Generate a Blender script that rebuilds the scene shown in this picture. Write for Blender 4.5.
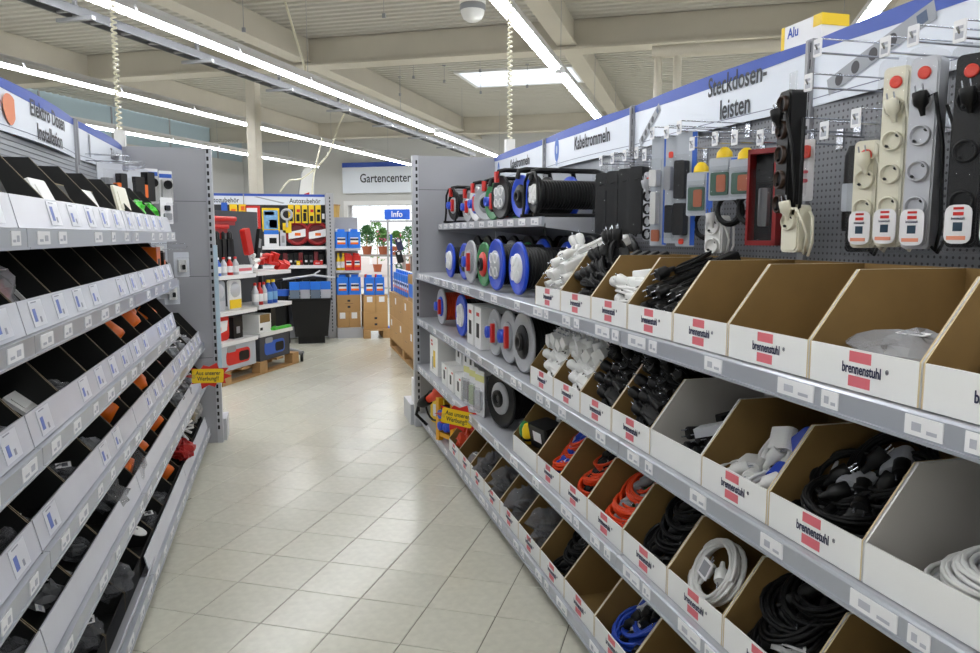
import bpy, math, random
from mathutils import Vector, Matrix
S = bpy.context.scene
COL = S.collection
for o in list(bpy.data.objects): bpy.data.objects.remove(o)

# ------------------------------------------------------------------ camera
FPX = 762.0
PH = math.atan(91.5 / FPX); TH = math.atan(207 * math.cos(PH) / FPX); EYE = 1.49
FW = Vector((math.sin(TH) * math.cos(PH), math.cos(TH) * math.cos(PH), -math.sin(PH)))
RT = Vector((math.cos(TH), -math.sin(TH), 0)); UP = RT.cross(FW)
cam = bpy.data.cameras.new('camera'); co = bpy.data.objects.new('camera', cam); COL.objects.link(co)
cam.sensor_width = 36; cam.lens = FPX / 980 * 36; cam.clip_start = .03; cam.clip_end = 200
co.matrix_world = Matrix(((RT.x, UP.x, -FW.x, 0), (RT.y, UP.y, -FW.y, 0), (RT.z, UP.z, -FW.z, EYE), (0, 0, 0, 1)))
S.camera = co
def px(x, y, z):                       # where a world point falls in the picture (used only to choose which tiles are in view)
    d = Vector((x, y, z - EYE)); k = d.dot(FW)
    return (490 + FPX * d.dot(RT) / k, 326.5 - FPX * d.dot(UP) / k) if k > .05 else (-9999, -9999)

# ------------------------------------------------------------------ sky, exposure
w = bpy.data.worlds.new('sky'); S.world = w; w.use_nodes = True
bg = w.node_tree.nodes['Background']; bg.inputs[0].default_value = (.93, .97, 1, 1); bg.inputs[1].default_value = 2.0
S.view_settings.view_transform = 'Standard'; S.view_settings.look = 'None'
S.view_settings.gamma = 1; S.view_settings.exposure = 0.0; S.view_settings.use_curve_mapping = False
LAMP = 30.0                            # brightness of the fluorescent tubes

# ------------------------------------------------------------------ helpers
R = math.radians
def srgb(r, g, b):
    f = lambda c: (c / 255 / 12.92) if c / 255 <= .04045 else ((c / 255 + .055) / 1.055) ** 2.4
    return (f(r), f(g), f(b), 1)
MATS = {}
def mat(name, rgb, rough=.5, metal=0, noise=None, bump=None, alpha=1, emit=0, coat=0, trans=0, rnd=0, spec=.5):
    if name in MATS: return MATS[name]
    m = bpy.data.materials.new(name); m.use_nodes = True; nt = m.node_tree; p = nt.nodes['Principled BSDF']
    c = srgb(*rgb)
    p.inputs['Base Color'].default_value = c; p.inputs['Roughness'].default_value = rough; p.inputs['Metallic'].default_value = metal
    p.inputs['Alpha'].default_value = alpha; p.inputs['Coat Weight'].default_value = coat; p.inputs['Transmission Weight'].default_value = trans
    p.inputs['Specular IOR Level'].default_value = spec
    if emit:
        p.inputs['Emission Color'].default_value = c; p.inputs['Emission Strength'].default_value = emit
    tc = nt.nodes.new('ShaderNodeTexCoord')
    col = None
    if noise:
        sc, am = noise
        n = nt.nodes.new('ShaderNodeTexNoise'); n.inputs['Scale'].default_value = sc; n.inputs['Detail'].default_value = 5
        nt.links.new(tc.outputs['Object'], n.inputs['Vector'])
        r = nt.nodes.new('ShaderNodeMapRange'); r.inputs[1].default_value = .3; r.inputs[2].default_value = .7
        r.inputs[3].default_value = 1 - am; r.inputs[4].default_value = 1 + am * .4
        nt.links.new(n.outputs['Fac'], r.inputs[0])
        mx = nt.nodes.new('ShaderNodeVectorMath'); mx.operation = 'SCALE'; mx.inputs[0].default_value = c[:3]
        nt.links.new(r.outputs[0], mx.inputs['Scale']); col = mx.outputs[0]
    if rnd:
        oi = nt.nodes.new('ShaderNodeObjectInfo'); r = nt.nodes.new('ShaderNodeMapRange')
        r.inputs[3].default_value = 1 - rnd; r.inputs[4].default_value = 1 + rnd * .5; nt.links.new(oi.outputs['Random'], r.inputs[0])
        mx = nt.nodes.new('ShaderNodeVectorMath'); mx.operation = 'SCALE'; mx.inputs[0].default_value = c[:3]
        if col: nt.links.new(col, mx.inputs[0])
        nt.links.new(r.outputs[0], mx.inputs['Scale']); col = mx.outputs[0]
    if col: nt.links.new(col, p.inputs['Base Color'])
    if bump:
        sc, st = bump
        n = nt.nodes.new('ShaderNodeTexNoise'); n.inputs['Scale'].default_value = sc; n.inputs['Detail'].default_value = 3
        nt.links.new(tc.outputs['Object'], n.inputs['Vector'])
        b = nt.nodes.new('ShaderNodeBump'); b.inputs['Strength'].default_value = st; b.inputs['Distance'].default_value = .01
        nt.links.new(n.outputs['Fac'], b.inputs['Height']); nt.links.new(b.outputs[0], p.inputs['Normal'])
    MATS[name] = m
    return m

class MB:                               # collects faces; mesh() makes one mesh out of them
    def __init__(s): s.v = []; s.f = []; s.m = []; s.s = []
    def add(s, vs, fs, mi=0, sm=False):
        b = len(s.v); s.v += [tuple(p) for p in vs]
        for f in fs: s.f.append(tuple(b + i for i in f)); s.m.append(mi); s.s.append(sm)
        return s
    def box(s, x0, x1, y0, y1, z0, z1, mi=0):
        return s.add([(x0, y0, z0), (x1, y0, z0), (x1, y1, z0), (x0, y1, z0), (x0, y0, z1), (x1, y0, z1), (x1, y1, z1), (x0, y1, z1)],
                     [(0, 3, 2, 1), (4, 5, 6, 7), (0, 1, 5, 4), (1, 2, 6, 5), (2, 3, 7, 6), (3, 0, 4, 7)], mi)
    def prism(s, poly, a, b, axis='x', mi=0, mi_a=None, mi_b=None):
        # poly: 2-D points; extruded along axis from a to b
        P = {'x': lambda p, t: (t, p[0], p[1]), 'y': lambda p, t: (p[0], t, p[1]), 'z': lambda p, t: (p[0], p[1], t)}[axis]
        n = len(poly); A = [P(p, a) for p in poly]; B = [P(p, b) for p in poly]
        s.add(A + B, [(i, (i + 1) % n, n + (i + 1) % n, n + i) for i in range(n)], mi)
        s.add(A, [tuple(range(n))[::-1]], mi if mi_a is None else mi_a)
        s.add(B, [tuple(range(n))], mi if mi_b is None else mi_b)
        return s
    def rbox(s, x0, x1, y0, y1, z0, z1, r, mi=0, n=3, axis='z'):
        # box with rounded edges along one axis
        if axis == 'z': a0, a1, b0, b1, c0, c1 = x0, x1, y0, y1, z0, z1
        elif axis == 'y': a0, a1, b0, b1, c0, c1 = x0, x1, z0, z1, y0, y1
        else: a0, a1, b0, b1, c0, c1 = y0, y1, z0, z1, x0, x1
        r = min(r, (a1 - a0) * .49, (b1 - b0) * .49); pl = []
        for cx, cy, st in ((a1 - r, b1 - r, 0), (a0 + r, b1 - r, 90), (a0 + r, b0 + r, 180), (a1 - r, b0 + r, 270)):
            for k in range(n + 1):
                t = R(st + 90 * k / n); pl.append((cx + r * math.cos(t), cy + r * math.sin(t)))
        return s.prism(pl, c0, c1, axis, mi)
    def tube(s, pts, r, n=6, closed=False, mi=0, caps=True):
        pts = [Vector(p) for p in pts]; m = len(pts); rings = []
        nrm = None
        for i, p in enumerate(pts):
            a = pts[(i - 1) % m] if (closed or i) else pts[0]; b = pts[(i + 1) % m] if (closed or i < m - 1) else pts[-1]
            t = (b - a); t = t.normalized() if t.length > 1e-9 else Vector((0, 0, 1))
            if nrm is None: nrm = t.orthogonal().normalized()
            nrm = (nrm - t * nrm.dot(t)); nrm = nrm.normalized() if nrm.length > 1e-6 else t.orthogonal().normalized()
            bi = t.cross(nrm); rr = r[i] if isinstance(r, (list, tuple)) else r
            rings.append([p + (nrm * math.cos(2 * math.pi * k / n) + bi * math.sin(2 * math.pi * k / n)) * rr for k in range(n)])
        vs = [q for g in rings for q in g]; fs = []
        for i in range(m if closed else m - 1):
            j = (i + 1) % m
            for k in range(n): fs.append((i * n + k, i * n + (k + 1) % n, j * n + (k + 1) % n, j * n + k))
        s.add(vs, fs, mi, True)
        if caps and not closed:
            s.add(rings[0], [tuple(range(n))[::-1]], mi); s.add(rings[-1], [tuple(range(n))], mi)
        return s
    def lathe(s, prof, c=(0, 0, 0), axis='z', n=20, mi=0, smooth=True, cap=True):
        # prof: (radius, height) pairs along the axis
        P = {'z': lambda a, b, h: (c[0] + a, c[1] + b, c[2] + h), 'y': lambda a, b, h: (c[0] + a, c[1] + h, c[2] - b), 'x': lambda a, b, h: (c[0] + h, c[1] + a, c[2] + b)}[axis]
        vs = []; fs = []; m = len(prof)
        for r, h in prof:
            for k in range(n):
                t = 2 * math.pi * k / n; vs.append(P(r * math.cos(t), r * math.sin(t), h))
        for i in range(m - 1):
            for k in range(n): fs.append((i * n + k, i * n + (k + 1) % n, (i + 1) * n + (k + 1) % n, (i + 1) * n + k))
        s.add(vs, fs, mi, smooth)
        if cap:
            if prof[0][0] > 1e-4: s.add(vs[:n], [tuple(range(n))[::-1]], mi)
            if prof[-1][0] > 1e-4: s.add(vs[-n:], [tuple(range(n))], mi)
        return s
    def mesh(s, name, mats):
        me = bpy.data.meshes.new(name); me.from_pydata(s.v, [], s.f)
        if not isinstance(mats, (list, tuple)): mats = [mats]
        for m in mats: me.materials.append(m)
        me.polygons.foreach_set('material_index', s.m); me.polygons.foreach_set('use_smooth', s.s); me.update()
        return me

def O(name, me, parent=None, loc=(0, 0, 0), rot=(0, 0, 0), scale=(1, 1, 1)):
    o = bpy.data.objects.new(name, me); COL.objects.link(o)
    o.location = loc; o.rotation_euler = rot; o.scale = scale
    if parent: o.parent = parent
    return o
def E(name, loc=(0, 0, 0), rz=0):
    o = O(name, None, None, loc, (0, 0, rz)); o.empty_display_size = .05; return o
def tag(o, label, cat, group=None):
    o['label'] = label; o['category'] = cat
    if group: o['group'] = group
    return o
def struct(o): o['kind'] = 'structure'; return o
CACHE = {}
def once(key, fn):
    if key not in CACHE: CACHE[key] = fn()
    return CACHE[key]
def text(s, size, m, bold=0, sx=1, align='CENTER'):      # flat lettering in the XZ plane, facing -y, reading towards +x
    def mk():
        c = bpy.data.curves.new('t', 'FONT'); c.body = s; c.size = size; c.align_x = align; c.align_y = 'CENTER'
        c.offset = bold; c.extrude = .0002; c.resolution_u = 3; c.space_line = .95
        o = bpy.data.objects.new('t', c); COL.objects.link(o)
        me = bpy.data.meshes.new_from_object(o.evaluated_get(bpy.context.evaluated_depsgraph_get()))
        bpy.data.objects.remove(o)
        me.transform(Matrix(((sx, 0, 0, 0), (0, 0, -1, 0), (0, 1, 0, 0), (0, 0, 0, 1))))
        me.materials.clear(); me.materials.append(m); return me
    return once(('text', s, size, m.name, bold, sx, align), mk)
ORD = ['first', 'second', 'third', 'fourth', 'fifth', 'sixth', 'seventh', 'eighth', 'ninth', 'tenth', 'eleventh', 'twelfth',
       'thirteenth', 'fourteenth', 'fifteenth', 'sixteenth', 'seventeenth', 'eighteenth', 'nineteenth', 'twentieth']
rng = random.Random(7)

# ------------------------------------------------------------------ materials
steel = mat('grey_painted_steel', (164, 165, 170), .45, noise=(3, .04))
shelfm = mat('light_grey_shelf', (188, 190, 196), .4, .2)
railm = mat('grey_price_rail', (176, 180, 188), .28, .3)
slotm = mat('slot_dark', (22, 22, 24), .7)
white = mat('white_paint', (232, 232, 232), .5)
paper = mat('white_paper', (238, 238, 240), .55)
print_grey = mat('label_print', (70, 72, 80), .6)
blue = mat('store_blue', (48, 82, 178), .45)
signw = mat('sign_white', (228, 234, 244), .35)
ink = mat('dark_ink', (38, 40, 52), .5)
navy = mat('navy_ink', (42, 44, 78), .5)
brown = mat('brown_cardboard', (130, 102, 56), .8, noise=(9, .1))
boxw = mat('white_cardboard', (240, 240, 238), .6, noise=(4, .03))
edgec = mat('cardboard_edge', (206, 186, 148), .8)
blackc = mat('black_cardboard', (20, 21, 20), .6)
edgek = mat('black_bin_edge', (120, 108, 84), .8)
pink = mat('logo_red', (222, 112, 122), .5)
red = mat('red_plastic', (206, 38, 30), .4)
orange = mat('orange_plastic', (240, 112, 20), .4)
orangec = mat('orange_cable', (232, 70, 22), .45)
blackp = mat('black_plastic', (12, 12, 13), .45, spec=.35)
rubber = mat('black_rubber_cable', (9, 9, 10), .55, spec=.3)
whitep = mat('white_plastic', (232, 232, 230), .35)
creamp = mat('cream_plastic', (232, 228, 208), .35)
greyp = mat('grey_plastic', (150, 152, 156), .4)
silverp = mat('silver_plastic', (196, 198, 204), .35, .2)
bluep = mat('blue_plastic', (28, 72, 200), .38)
canblue = mat('canister_blue', (40, 120, 226), .35)
greenp = mat('green_plastic', (40, 130, 70), .4)
lime = mat('lime_plastic', (70, 200, 50), .4)
yellow = mat('yellow_plastic', (244, 206, 24), .4)
chrome = mat('zinc_wire', (200, 204, 212), .25, .85)
carton = mat('carton', (190, 150, 98), .75, noise=(6, .06), rnd=.1)
wood = mat('pallet_wood', (178, 140, 92), .8, noise=(14, .15))
clear = mat('clear_film', (180, 184, 190), .1, alpha=.2, bump=(60, .6))
film = mat('milky_film', (222, 225, 230), .14, alpha=.5, bump=(40, .9))
darkfilm = mat('dark_film', (176, 178, 184), .1, alpha=.45, bump=(45, 1))
sleevef = mat('sleeve_film', (120, 122, 126), .08, alpha=.06, bump=(90, .35))
hoodw = mat('clear_strip_white', (214, 217, 226), .22, alpha=1)
facia = mat('tray_front_plastic', (214, 216, 226), .25, noise=(5, .05))
lblue = mat('print_blue', (70, 96, 190), .5)
# ------------------------------------------------------------------ the hall (turned against the aisle)
AB = R(30.2)
e1 = Vector((math.sin(AB), math.cos(AB), 0)); e2 = Vector((math.cos(AB), -math.sin(AB), 0))
HR = (0, 0, -AB)                         # hall-frame objects: local y runs along e1, local x along e2
X0, X1, Y0, Y1, CZ = -13.0, 9.0, -6.0, 20.2, 4.4
tilem = mat('floor_tile', (206, 204, 189), .21, noise=(26, .08), rnd=.05, spec=.5)
grout = mat('floor_grout', (92, 88, 78), .8)
deckm = mat('ceiling_deck', (194, 191, 183), .6)
beamm = mat('beam_paint', (202, 196, 182), .6, noise=(1.5, .06))
wallm = mat('hall_wall', (206, 206, 204), .7, noise=(1, .03))
floor = struct(O('floor', MB().box(X0, X1, Y0, Y1, -.08, -.003).mesh('floor', grout), None, (0, 0, 0), HR))
TS = .2885
oc = Vector((.054, 3.815, 0)); ox, oy = oc.dot(e2) % TS, oc.dot(e1) % TS
tile_me = MB().add([(-.1430, -.1430, 0), (.1430, -.1430, 0), (.1430, .1430, 0), (-.1430, .1430, 0), (-.1414, -.1414, .0022), (.1414, -.1414, .0022), (.1414, .1414, .0022), (-.1414, .1414, .0022)],
                   [(4, 5, 6, 7), (0, 1, 5, 4), (1, 2, 6, 5), (2, 3, 7, 6), (3, 0, 4, 7)]).mesh('tile', tilem)
vis, rest = [], []
for i in range(int((X0 - ox) / TS) + 1, int((X1 - ox) / TS) - 1):
    for j in range(int((Y0 - oy) / TS) + 1, int((Y1 - oy) / TS) - 1):
        lx, ly = ox + (i + .5) * TS, oy + (j + .5) * TS
        p = e2 * lx + e1 * ly
        q = px(p.x, p.y, 0)
        inview = 90 < q[0] < 640 and 320 < q[1] < 690 and -.72 < p.x < 1.3 and 1.9 < p.y < 11.2
        (vis if inview else rest).append((p.length, lx, ly))
vis.sort(); rest += vis[300:]
for d, lx, ly in vis[:300]: O('tile', tile_me, floor, (lx, ly, -.0022))
b = MB()
for d, lx, ly in rest:
    h = .1414; b.add([(lx - h, ly - h, 0), (lx + h, ly - h, 0), (lx + h, ly + h, 0), (lx - h, ly + h, 0)], [(0, 1, 2, 3)])
o = O('tile_field', b.mesh('tile_field', tilem), floor); o['kind'] = 'stuff'

# corrugated ceiling with one roof light cut out
b = MB(); SK = (-4.25, -2.2, 13.5, 14.85)
def ribs(xa, xb, ya, yb):
    n = max(1, round((yb - ya) / .17)); pr = []
    for k in range(n):
        t = ya + (yb - ya) * k / n; d = (yb - ya) / n
        pr += [(t, 0), (t + d * .45, 0), (t + d * .55, .04), (t + d * .9, .04)]
    pr.append((yb, 0)); m = len(pr)
    b.add([(xa, p[0], p[1]) for p in pr] + [(xb, p[0], p[1]) for p in pr], [(i, i + 1, m + i + 1, m + i) for i in range(m - 1)])
ribs(X0, X1, Y0, SK[2]); ribs(X0, SK[0], SK[2], SK[3]); ribs(SK[1], X1, SK[2], SK[3]); ribs(X0, X1, SK[3], Y1)
struct(O('ceiling', b.mesh('ceiling', deckm), None, (0, 0, CZ), HR))
b = MB()
for q in ((SK[0] - .06, SK[0], SK[2], SK[3]), (SK[1], SK[1] + .06, SK[2], SK[3]), (SK[0] - .06, SK[1] + .06, SK[2] - .06, SK[2]), (SK[0] - .06, SK[1] + .06, SK[3], SK[3] + .06)):
    b.box(*q, CZ - .03, CZ + .3)
opal = bpy.data.materials.new('opal_roof_light'); opal.use_nodes = True; nt_ = opal.node_tree; tr_ = nt_.nodes.new('ShaderNodeBsdfTranslucent'); tr_.inputs[0].default_value = (.95, .97, 1, 1)
nt_.links.new(tr_.outputs[0], nt_.nodes['Material Output'].inputs[0])
wi = struct(O('window_1', b.mesh('roof_light_frame', white), None, (0, 0, 0), HR))
O('pane', MB().box(SK[0], SK[1], SK[2], SK[3], CZ - .02, CZ - .005).mesh('pane', opal), wi)

# walls
struct(O('wall_left', MB().box(X0 - .2, X0, Y0, Y1, 0, 3.62).mesh('wall_left', wallm), None, (0, 0, 0), HR))
paleb = mat('pale_blue_panel', (176, 196, 206), .5, noise=(1, .04))
t = struct(O('wall_left_upper', MB().box(X0 - .2, X0 - .02, Y0, Y1, 3.62, CZ + .1).mesh('wall_left_upper', paleb), None, (0, 0, 0), HR))
for k in range(13): O('panel_joint', once('pj', lambda: MB().box(X0 - .02, X0, -.02, .02, 3.62, CZ).mesh('panel_joint', steel)), t, (0, Y0 + 2 * k + 1, 0))
struct(O('wall_right', MB().box(X1, X1 + .2, Y0, Y1, 0, CZ + .1).mesh('wall_right', wallm), None, (0, 0, 0), HR))
struct(O('wall_back', MB().box(X0 - .2, X1 + .2, Y0 - .2, Y0, 0, CZ + .1).mesh('wall_back', wallm), None, (0, 0, 0), HR))
DA, DB, DH = -9.65, -6.1, 2.33           # opening towards the garden centre
b = MB().box(X0 - .2, DA, Y1, Y1 + .25, 0, CZ + .1).box(DB, X1 + .2, Y1, Y1 + .25, 0, CZ + .1).box(DA, DB, Y1, Y1 + .25, DH, CZ + .1)
struct(O('wall_end', b.mesh('wall_end', wallm), None, (0, 0, 0), HR))
b = MB().box(DA - .12, DA, Y1 - .04, Y1 + .27, 0, DH + .12).box(DB, DB + .12, Y1 - .04, Y1 + .27, 0, DH + .12).box(DA, DB, Y1 - .04, Y1 + .27, DH, DH + .12)
struct(O('door_1', b.mesh('door_frame', white), None, (0, 0, 0), HR))

# steel beams and columns
def beam(name, xa, xb, ya, yb, z0, z1, along):
    b = MB()
    if along == 'x':
        c = (ya + yb) / 2
        b.box(xa, xb, ya, yb, z0, z0 + .03).box(xa, xb, c - .1, c + .1, z0 + .03, z1)
    else:
        c = (xa + xb) / 2
        b.box(xa, xb, ya, yb, z0, z0 + .03).box(c - .09, c + .09, ya, yb, z0 + .03, z1)
    return struct(O(name, b.mesh(name, beamm), None, (0, 0, 0), HR))
beam('trim_1', X0, X1, 10.65, 11.0, 4.0, CZ, 'x')
beam('trim_2', X0, X1, 2.6, 2.95, 4.0, CZ, 'x')
for k, c in enumerate((-9.8, -5.8, -1.8, 2.2, 6.2)):
    beam('trim_%d' % (k + 3), c - .13, c + .13, Y0, Y1, 4.06, CZ, 'y')
beam('trim_8', X0, X1, 18.6, 18.9, 4.0, CZ, 'x')
o = O('column', MB().rbox(-.085, .085, -.085, .085, 0, 4.0, .02).mesh('column', beamm), None, e2 * -6.75 + e1 * 10.83, HR)
struct(o); o.name = 'trim_9'
O('base_plate', MB().box(-.16, .16, -.16, .16, 0, .02).mesh('base_plate', white), o)

# fluorescent light lines
tubem = mat('lit_tube', (250, 252, 255), .4, emit=LAMP)
housing = mat('lamp_housing', (216, 216, 218), .4)
STRIPS = [(-10.0, 'farthest left, behind the white column'), (-7.32, 'second from the left, over the white column'),
          (-4.6, 'long one above the left shelves beside the cable tray'), (-1.57, 'above the right shelves, passing the roof light'), (1.35, 'at the right, above the power strip sign'), (4.3, 'farthest right, outside over the next aisle')]
for c, where in STRIPS:
    p = e2 * c; s = tag(E('light_strip', (p.x, p.y, 3.3), -AB), 'glowing fluorescent ceiling light strip, ' + where, 'light', 'ceiling light strips')
    O('track', MB().box(-.035, .035, -5, 19.1, .09, .13).mesh('track', housing), s)
    y = -4.9; k = 0
    while y < 17.95:
        L = 1.5
        hs = O('housing', once('hous', lambda: MB().prism([(-.066, .03), (.066, .03), (.045, .09), (-.045, .09)], 0, 1.47, 'y').mesh('housing', housing)), s, (0, y, 0))
        O('tube', once('tub', lambda: MB().prism([(-.052, .03), (-.052, .012), (-.034, 0), (.034, 0), (.052, .012), (.052, .03)], 0.01, 1.46, 'y').mesh('tube', tubem)), hs)
        if k % 2: O('wire', once('wir', lambda: MB().tube([(0, 0, .13), (0, 0, CZ - 3.305)], .004, 4).mesh('wire', steel)), s, (0, y, 0))
        y += L; k += 1
        if c == -1.57 and abs(y - 8.6) < .01: y += .32
        if c == -4.6 and abs(y - 13.1) < .01: y += .3
# grey cable tray next to the third light line
p = e2 * -5.0
traym = mat('galvanised_tray', (104, 106, 110), .6, 0)
s = tag(E('cable_tray', (p.x, p.y, 3.27), -AB), 'grey perforated metal cable tray hanging beside the long light strip', 'cable tray')
O('side_rail', MB().box(-.07, -.055, -5, 17, 0, .075).mesh('side_rail', traym), s); O('side_rail', MB().box(.055, .07, -5, 17, 0, .075).mesh('side_rail', traym), s)
for k in range(60): O('rung', once('rung', lambda: MB().box(-.055, .055, 0, .03, 0.005, .02).mesh('rung', steel)), s, (0, -4.8 + k * .36, 0))
for k in range(13): O('bracket', once('brk', lambda: MB().box(-.18, .18, 0, .04, -.03, 0).box(-.015, .015, .005, .035, -.03, .2).mesh('bracket', greyp)), s, (0, -4.2 + k * 1.6, 0))

# spiral supply cables from the lights down to the shelf tops
def spiral(x, y, z0, z1, lab):
    n = int((z1 - z0) / .034); pts = []
    for k in range(n * 8 + 1):
        t = k / 8; pts.append((.015 * math.cos(t * 2 * math.pi), .015 * math.sin(t * 2 * math.pi), z0 + (z1 - z0) * k / (n * 8)))
    o = tag(O('spiral_cable', MB().tube(pts, .007, 5).mesh('spiral_cable', creamp), None, (x, y, 0)), lab, 'cable', 'spiral cables')
    O('junction_box', MB().rbox(-.035, .035, -.03, .03, z0 - .02, z0 + .09, .01).mesh('junction_box', whitep), o)
    return o
spiral(1.64, 5.52, 2.1, 3.3, 'white coiled power cable dropping onto the right-hand shelf end')
spiral(-1.04, 5.72, 2.1, 3.3, 'white coiled power cable dropping onto the left-hand shelf end')
# alarm dome
p = e2 * -2.04 + e1 * 6.95
d = tag(E('alarm_dome', (p.x, p.y, 3.42)), 'round white ceiling detector dome near the light strip', 'detector')
O('dome', MB().lathe([(.0, 0), (.05, .008), (.085, .03), (.105, .07), (.11, .1)], n=24).mesh('dome', whitep), d)
O('slots', MB().lathe([(.112, .10), (.118, .105), (.118, .15), (.112, .155)], n=24, cap=False).mesh('slots', greyp), d)
O('base', MB().lathe([(.11, .155), (.12, .16), (.12, .2), (.03, .21), (.03, CZ - 3.42)], n=24).mesh('base', whitep), d)
# pipes under the roof at the right
p = e1 * 9.0
g = tag(E('roof_pipe', (p.x, p.y, 0), -AB), 'beige pipe under the roof with two downpipes behind the right shelves', 'pipe')
O('pipe', MB().tube([(-.55, 0, 3.52), (4, 0, 3.52)], .07, 12).mesh('pipe', beamm), g)
for x in (-.48, -.27): O('downpipe', once('dp', lambda: MB().tube([(0, 0, 3.47), (0, 0, 0)], .045, 10).mesh('downpipe', beamm)), g, (x, 0, 0))
# slack white cords in the middle distance
def cord(pts, lab):
    P = [Vector(q) for q in pts]; out = []
    for i in range(len(P) - 1):
        a, b_, c, d_ = P[max(i - 1, 0)], P[i], P[i + 1], P[min(i + 2, len(P) - 1)]
        for k in range(8):
            t = k / 8; out.append(.5 * ((2 * b_) + (c - a) * t + (2 * a - 5 * b_ + 4 * c - d_) * t * t + (3 * b_ - a - 3 * c + d_) * t ** 3))
    out.append(P[-1]); return tag(O('cord', MB().tube(out, .016, 5).mesh('cord', creamp)), lab, 'cord', 'white cords hanging from the roof')
def hall(c, a, z): q = e2 * c + e1 * a; return (q.x, q.y, z)
cord([hall(-6.0, 13, 4.05), hall(-6.35, 13, 3.5), hall(-6.6, 13, 2.95), hall(-7.1, 13, 2.55), hall(-7.4, 13, 2.5), hall(-7.6, 13, 2.3)], 'long white cord sagging from the roof above the car accessory shelf')
cord([hall(-6.85, 13.3, 3.3), hall(-7.05, 13.3, 2.6), hall(-7.1, 13.3, 2.2)], 'short white cord hanging behind the sagging cord')
cord([hall(-5.1, 9.0, 4.4), hall(-4.95, 9.0, 3.9), hall(-4.8, 9.0, 3.4)], 'white cord from the ceiling to the cable tray')
# little steel hooks left hanging from the deck
for i, (c, a, l) in enumerate(((-5.2, 8.2, .5), (-3.6, 8.6, .35), (-4.6, 12.2, .3), (-4.3, 12.9, .25), (-3.4, 12.0, .3), (-3.9, 13.8, .3), (-2.9, 13.2, .35), (-5.4, 13.6, .3))):
    o = O('ceiling_hook', once(('chk', l), lambda: MB().tube([(0, 0, CZ), (0, 0, CZ - l)], .004, 5).box(-.02, .02, -.012, .012, CZ - l - .05, CZ - l).mesh('ceiling_hook', greyp)), None, hall(c, a, 0), HR)
    tag(o, 'small steel hook hanging on a wire from the ceiling deck', 'hook', 'wire hooks hanging from the ceiling')
    O('clamp', once('chc', lambda: MB().box(-.03, .03, -.02, .02, -.02, 0).mesh('clamp', greyp)), o, (0, 0, CZ))
# ------------------------------------------------------------------ gondola shelving, both sides of the aisle
RB = [5.80, 4.60, 3.35, 2.10, .85, -.40]         # bay joints, right
LB = [5.70, 4.47, 3.22, 1.97, .72]               # bay joints, left
RZR, RZL = R(-90), R(90)
rtier = {'top': 1.207, 'middle': .862, 'lower': .497, 'bottom': .105}
peg = mat('pegboard', (128, 130, 136), .45)
def dots(m, pitch, rad, ax):
    nt = m.node_tree; p = nt.nodes['Principled BSDF']; tc = nt.nodes.new('ShaderNodeTexCoord'); sp = nt.nodes.new('ShaderNodeSeparateXYZ')
    nt.links.new(tc.outputs['Object'], sp.inputs[0]); sq = []
    for a in ax:
        d = nt.nodes.new('ShaderNodeMath'); d.operation = 'DIVIDE'; d.inputs[1].default_value = pitch; nt.links.new(sp.outputs[a], d.inputs[0])
        f = nt.nodes.new('ShaderNodeMath'); f.operation = 'FRACT'; nt.links.new(d.outputs[0], f.inputs[0])
        s = nt.nodes.new('ShaderNodeMath'); s.operation = 'SUBTRACT'; s.inputs[1].default_value = .5; nt.links.new(f.outputs[0], s.inputs[0])
        q = nt.nodes.new('ShaderNodeMath'); q.operation = 'MULTIPLY'; nt.links.new(s.outputs[0], q.inputs[0]); nt.links.new(s.outputs[0], q.inputs[1]); sq.append(q)
    ad = nt.nodes.new('ShaderNodeMath'); ad.operation = 'ADD'; nt.links.new(sq[0].outputs[0], ad.inputs[0]); nt.links.new(sq[1].outputs[0], ad.inputs[1])
    lt = nt.nodes.new('ShaderNodeMath'); lt.operation = 'LESS_THAN'; lt.inputs[1].default_value = rad * rad; nt.links.new(ad.outputs[0], lt.inputs[0])
    mx = nt.nodes.new('ShaderNodeMix'); mx.data_type = 'RGBA'; nt.links.new(lt.outputs[0], mx.inputs['Factor'])
    mx.inputs['A'].default_value = p.inputs['Base Color'].default_value; mx.inputs['B'].default_value = srgb(66, 66, 70)
    nt.links.new(mx.outputs['Result'], p.inputs['Base Color'])
dots(peg, .019, .2, ('Y', 'Z'))
slatm = mat('slotted_back_panel', (168, 172, 178), .45)

def upright(side_x, y, g, z1=2.07, w=.035, d=.05, sgn=1):
    u = O('upright', once(('up', z1), lambda: MB().box(-.018, .018, -.03, .03, .0, z1).mesh('upright', steel)), g, (side_x, y, 0))
    return u
def slots(g, x, y, z0, z1, axis):
    b = MB(); z = z0
    while z < z1:
        if axis == 'y': b.box(x - .007, x + .007, y - .001, y + .001, z, z + .028)
        else: b.box(x - .001, x + .001, y - .007, y + .007, z, z + .028)
        z += .05
    o = O('slot_column', b.mesh('slot_column', slotm), g); o['kind'] = 'stuff'
def price_label(rail, y, z, xf, sgn, wide=.075, num=False):
    # small ticket standing in the rail
    m = once(('pl', wide, sgn), lambda: MB().box(-.0012, .0012, -wide / 2, wide / 2, -.016, .016).box(-.0016 * sgn - .0004, -.0016 * sgn + .0004, -wide * .36, -wide * .1, -.009, -.003, 1).box(-.0016 * sgn - .0004, -.0016 * sgn + .0004, wide * .05, wide * .3, -.008, .006, 1).mesh('price_label', [paper, mat('ticket_print', (184, 186, 196), .6)]))
    return O('price_label', m, rail, (xf, y, z))

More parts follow.
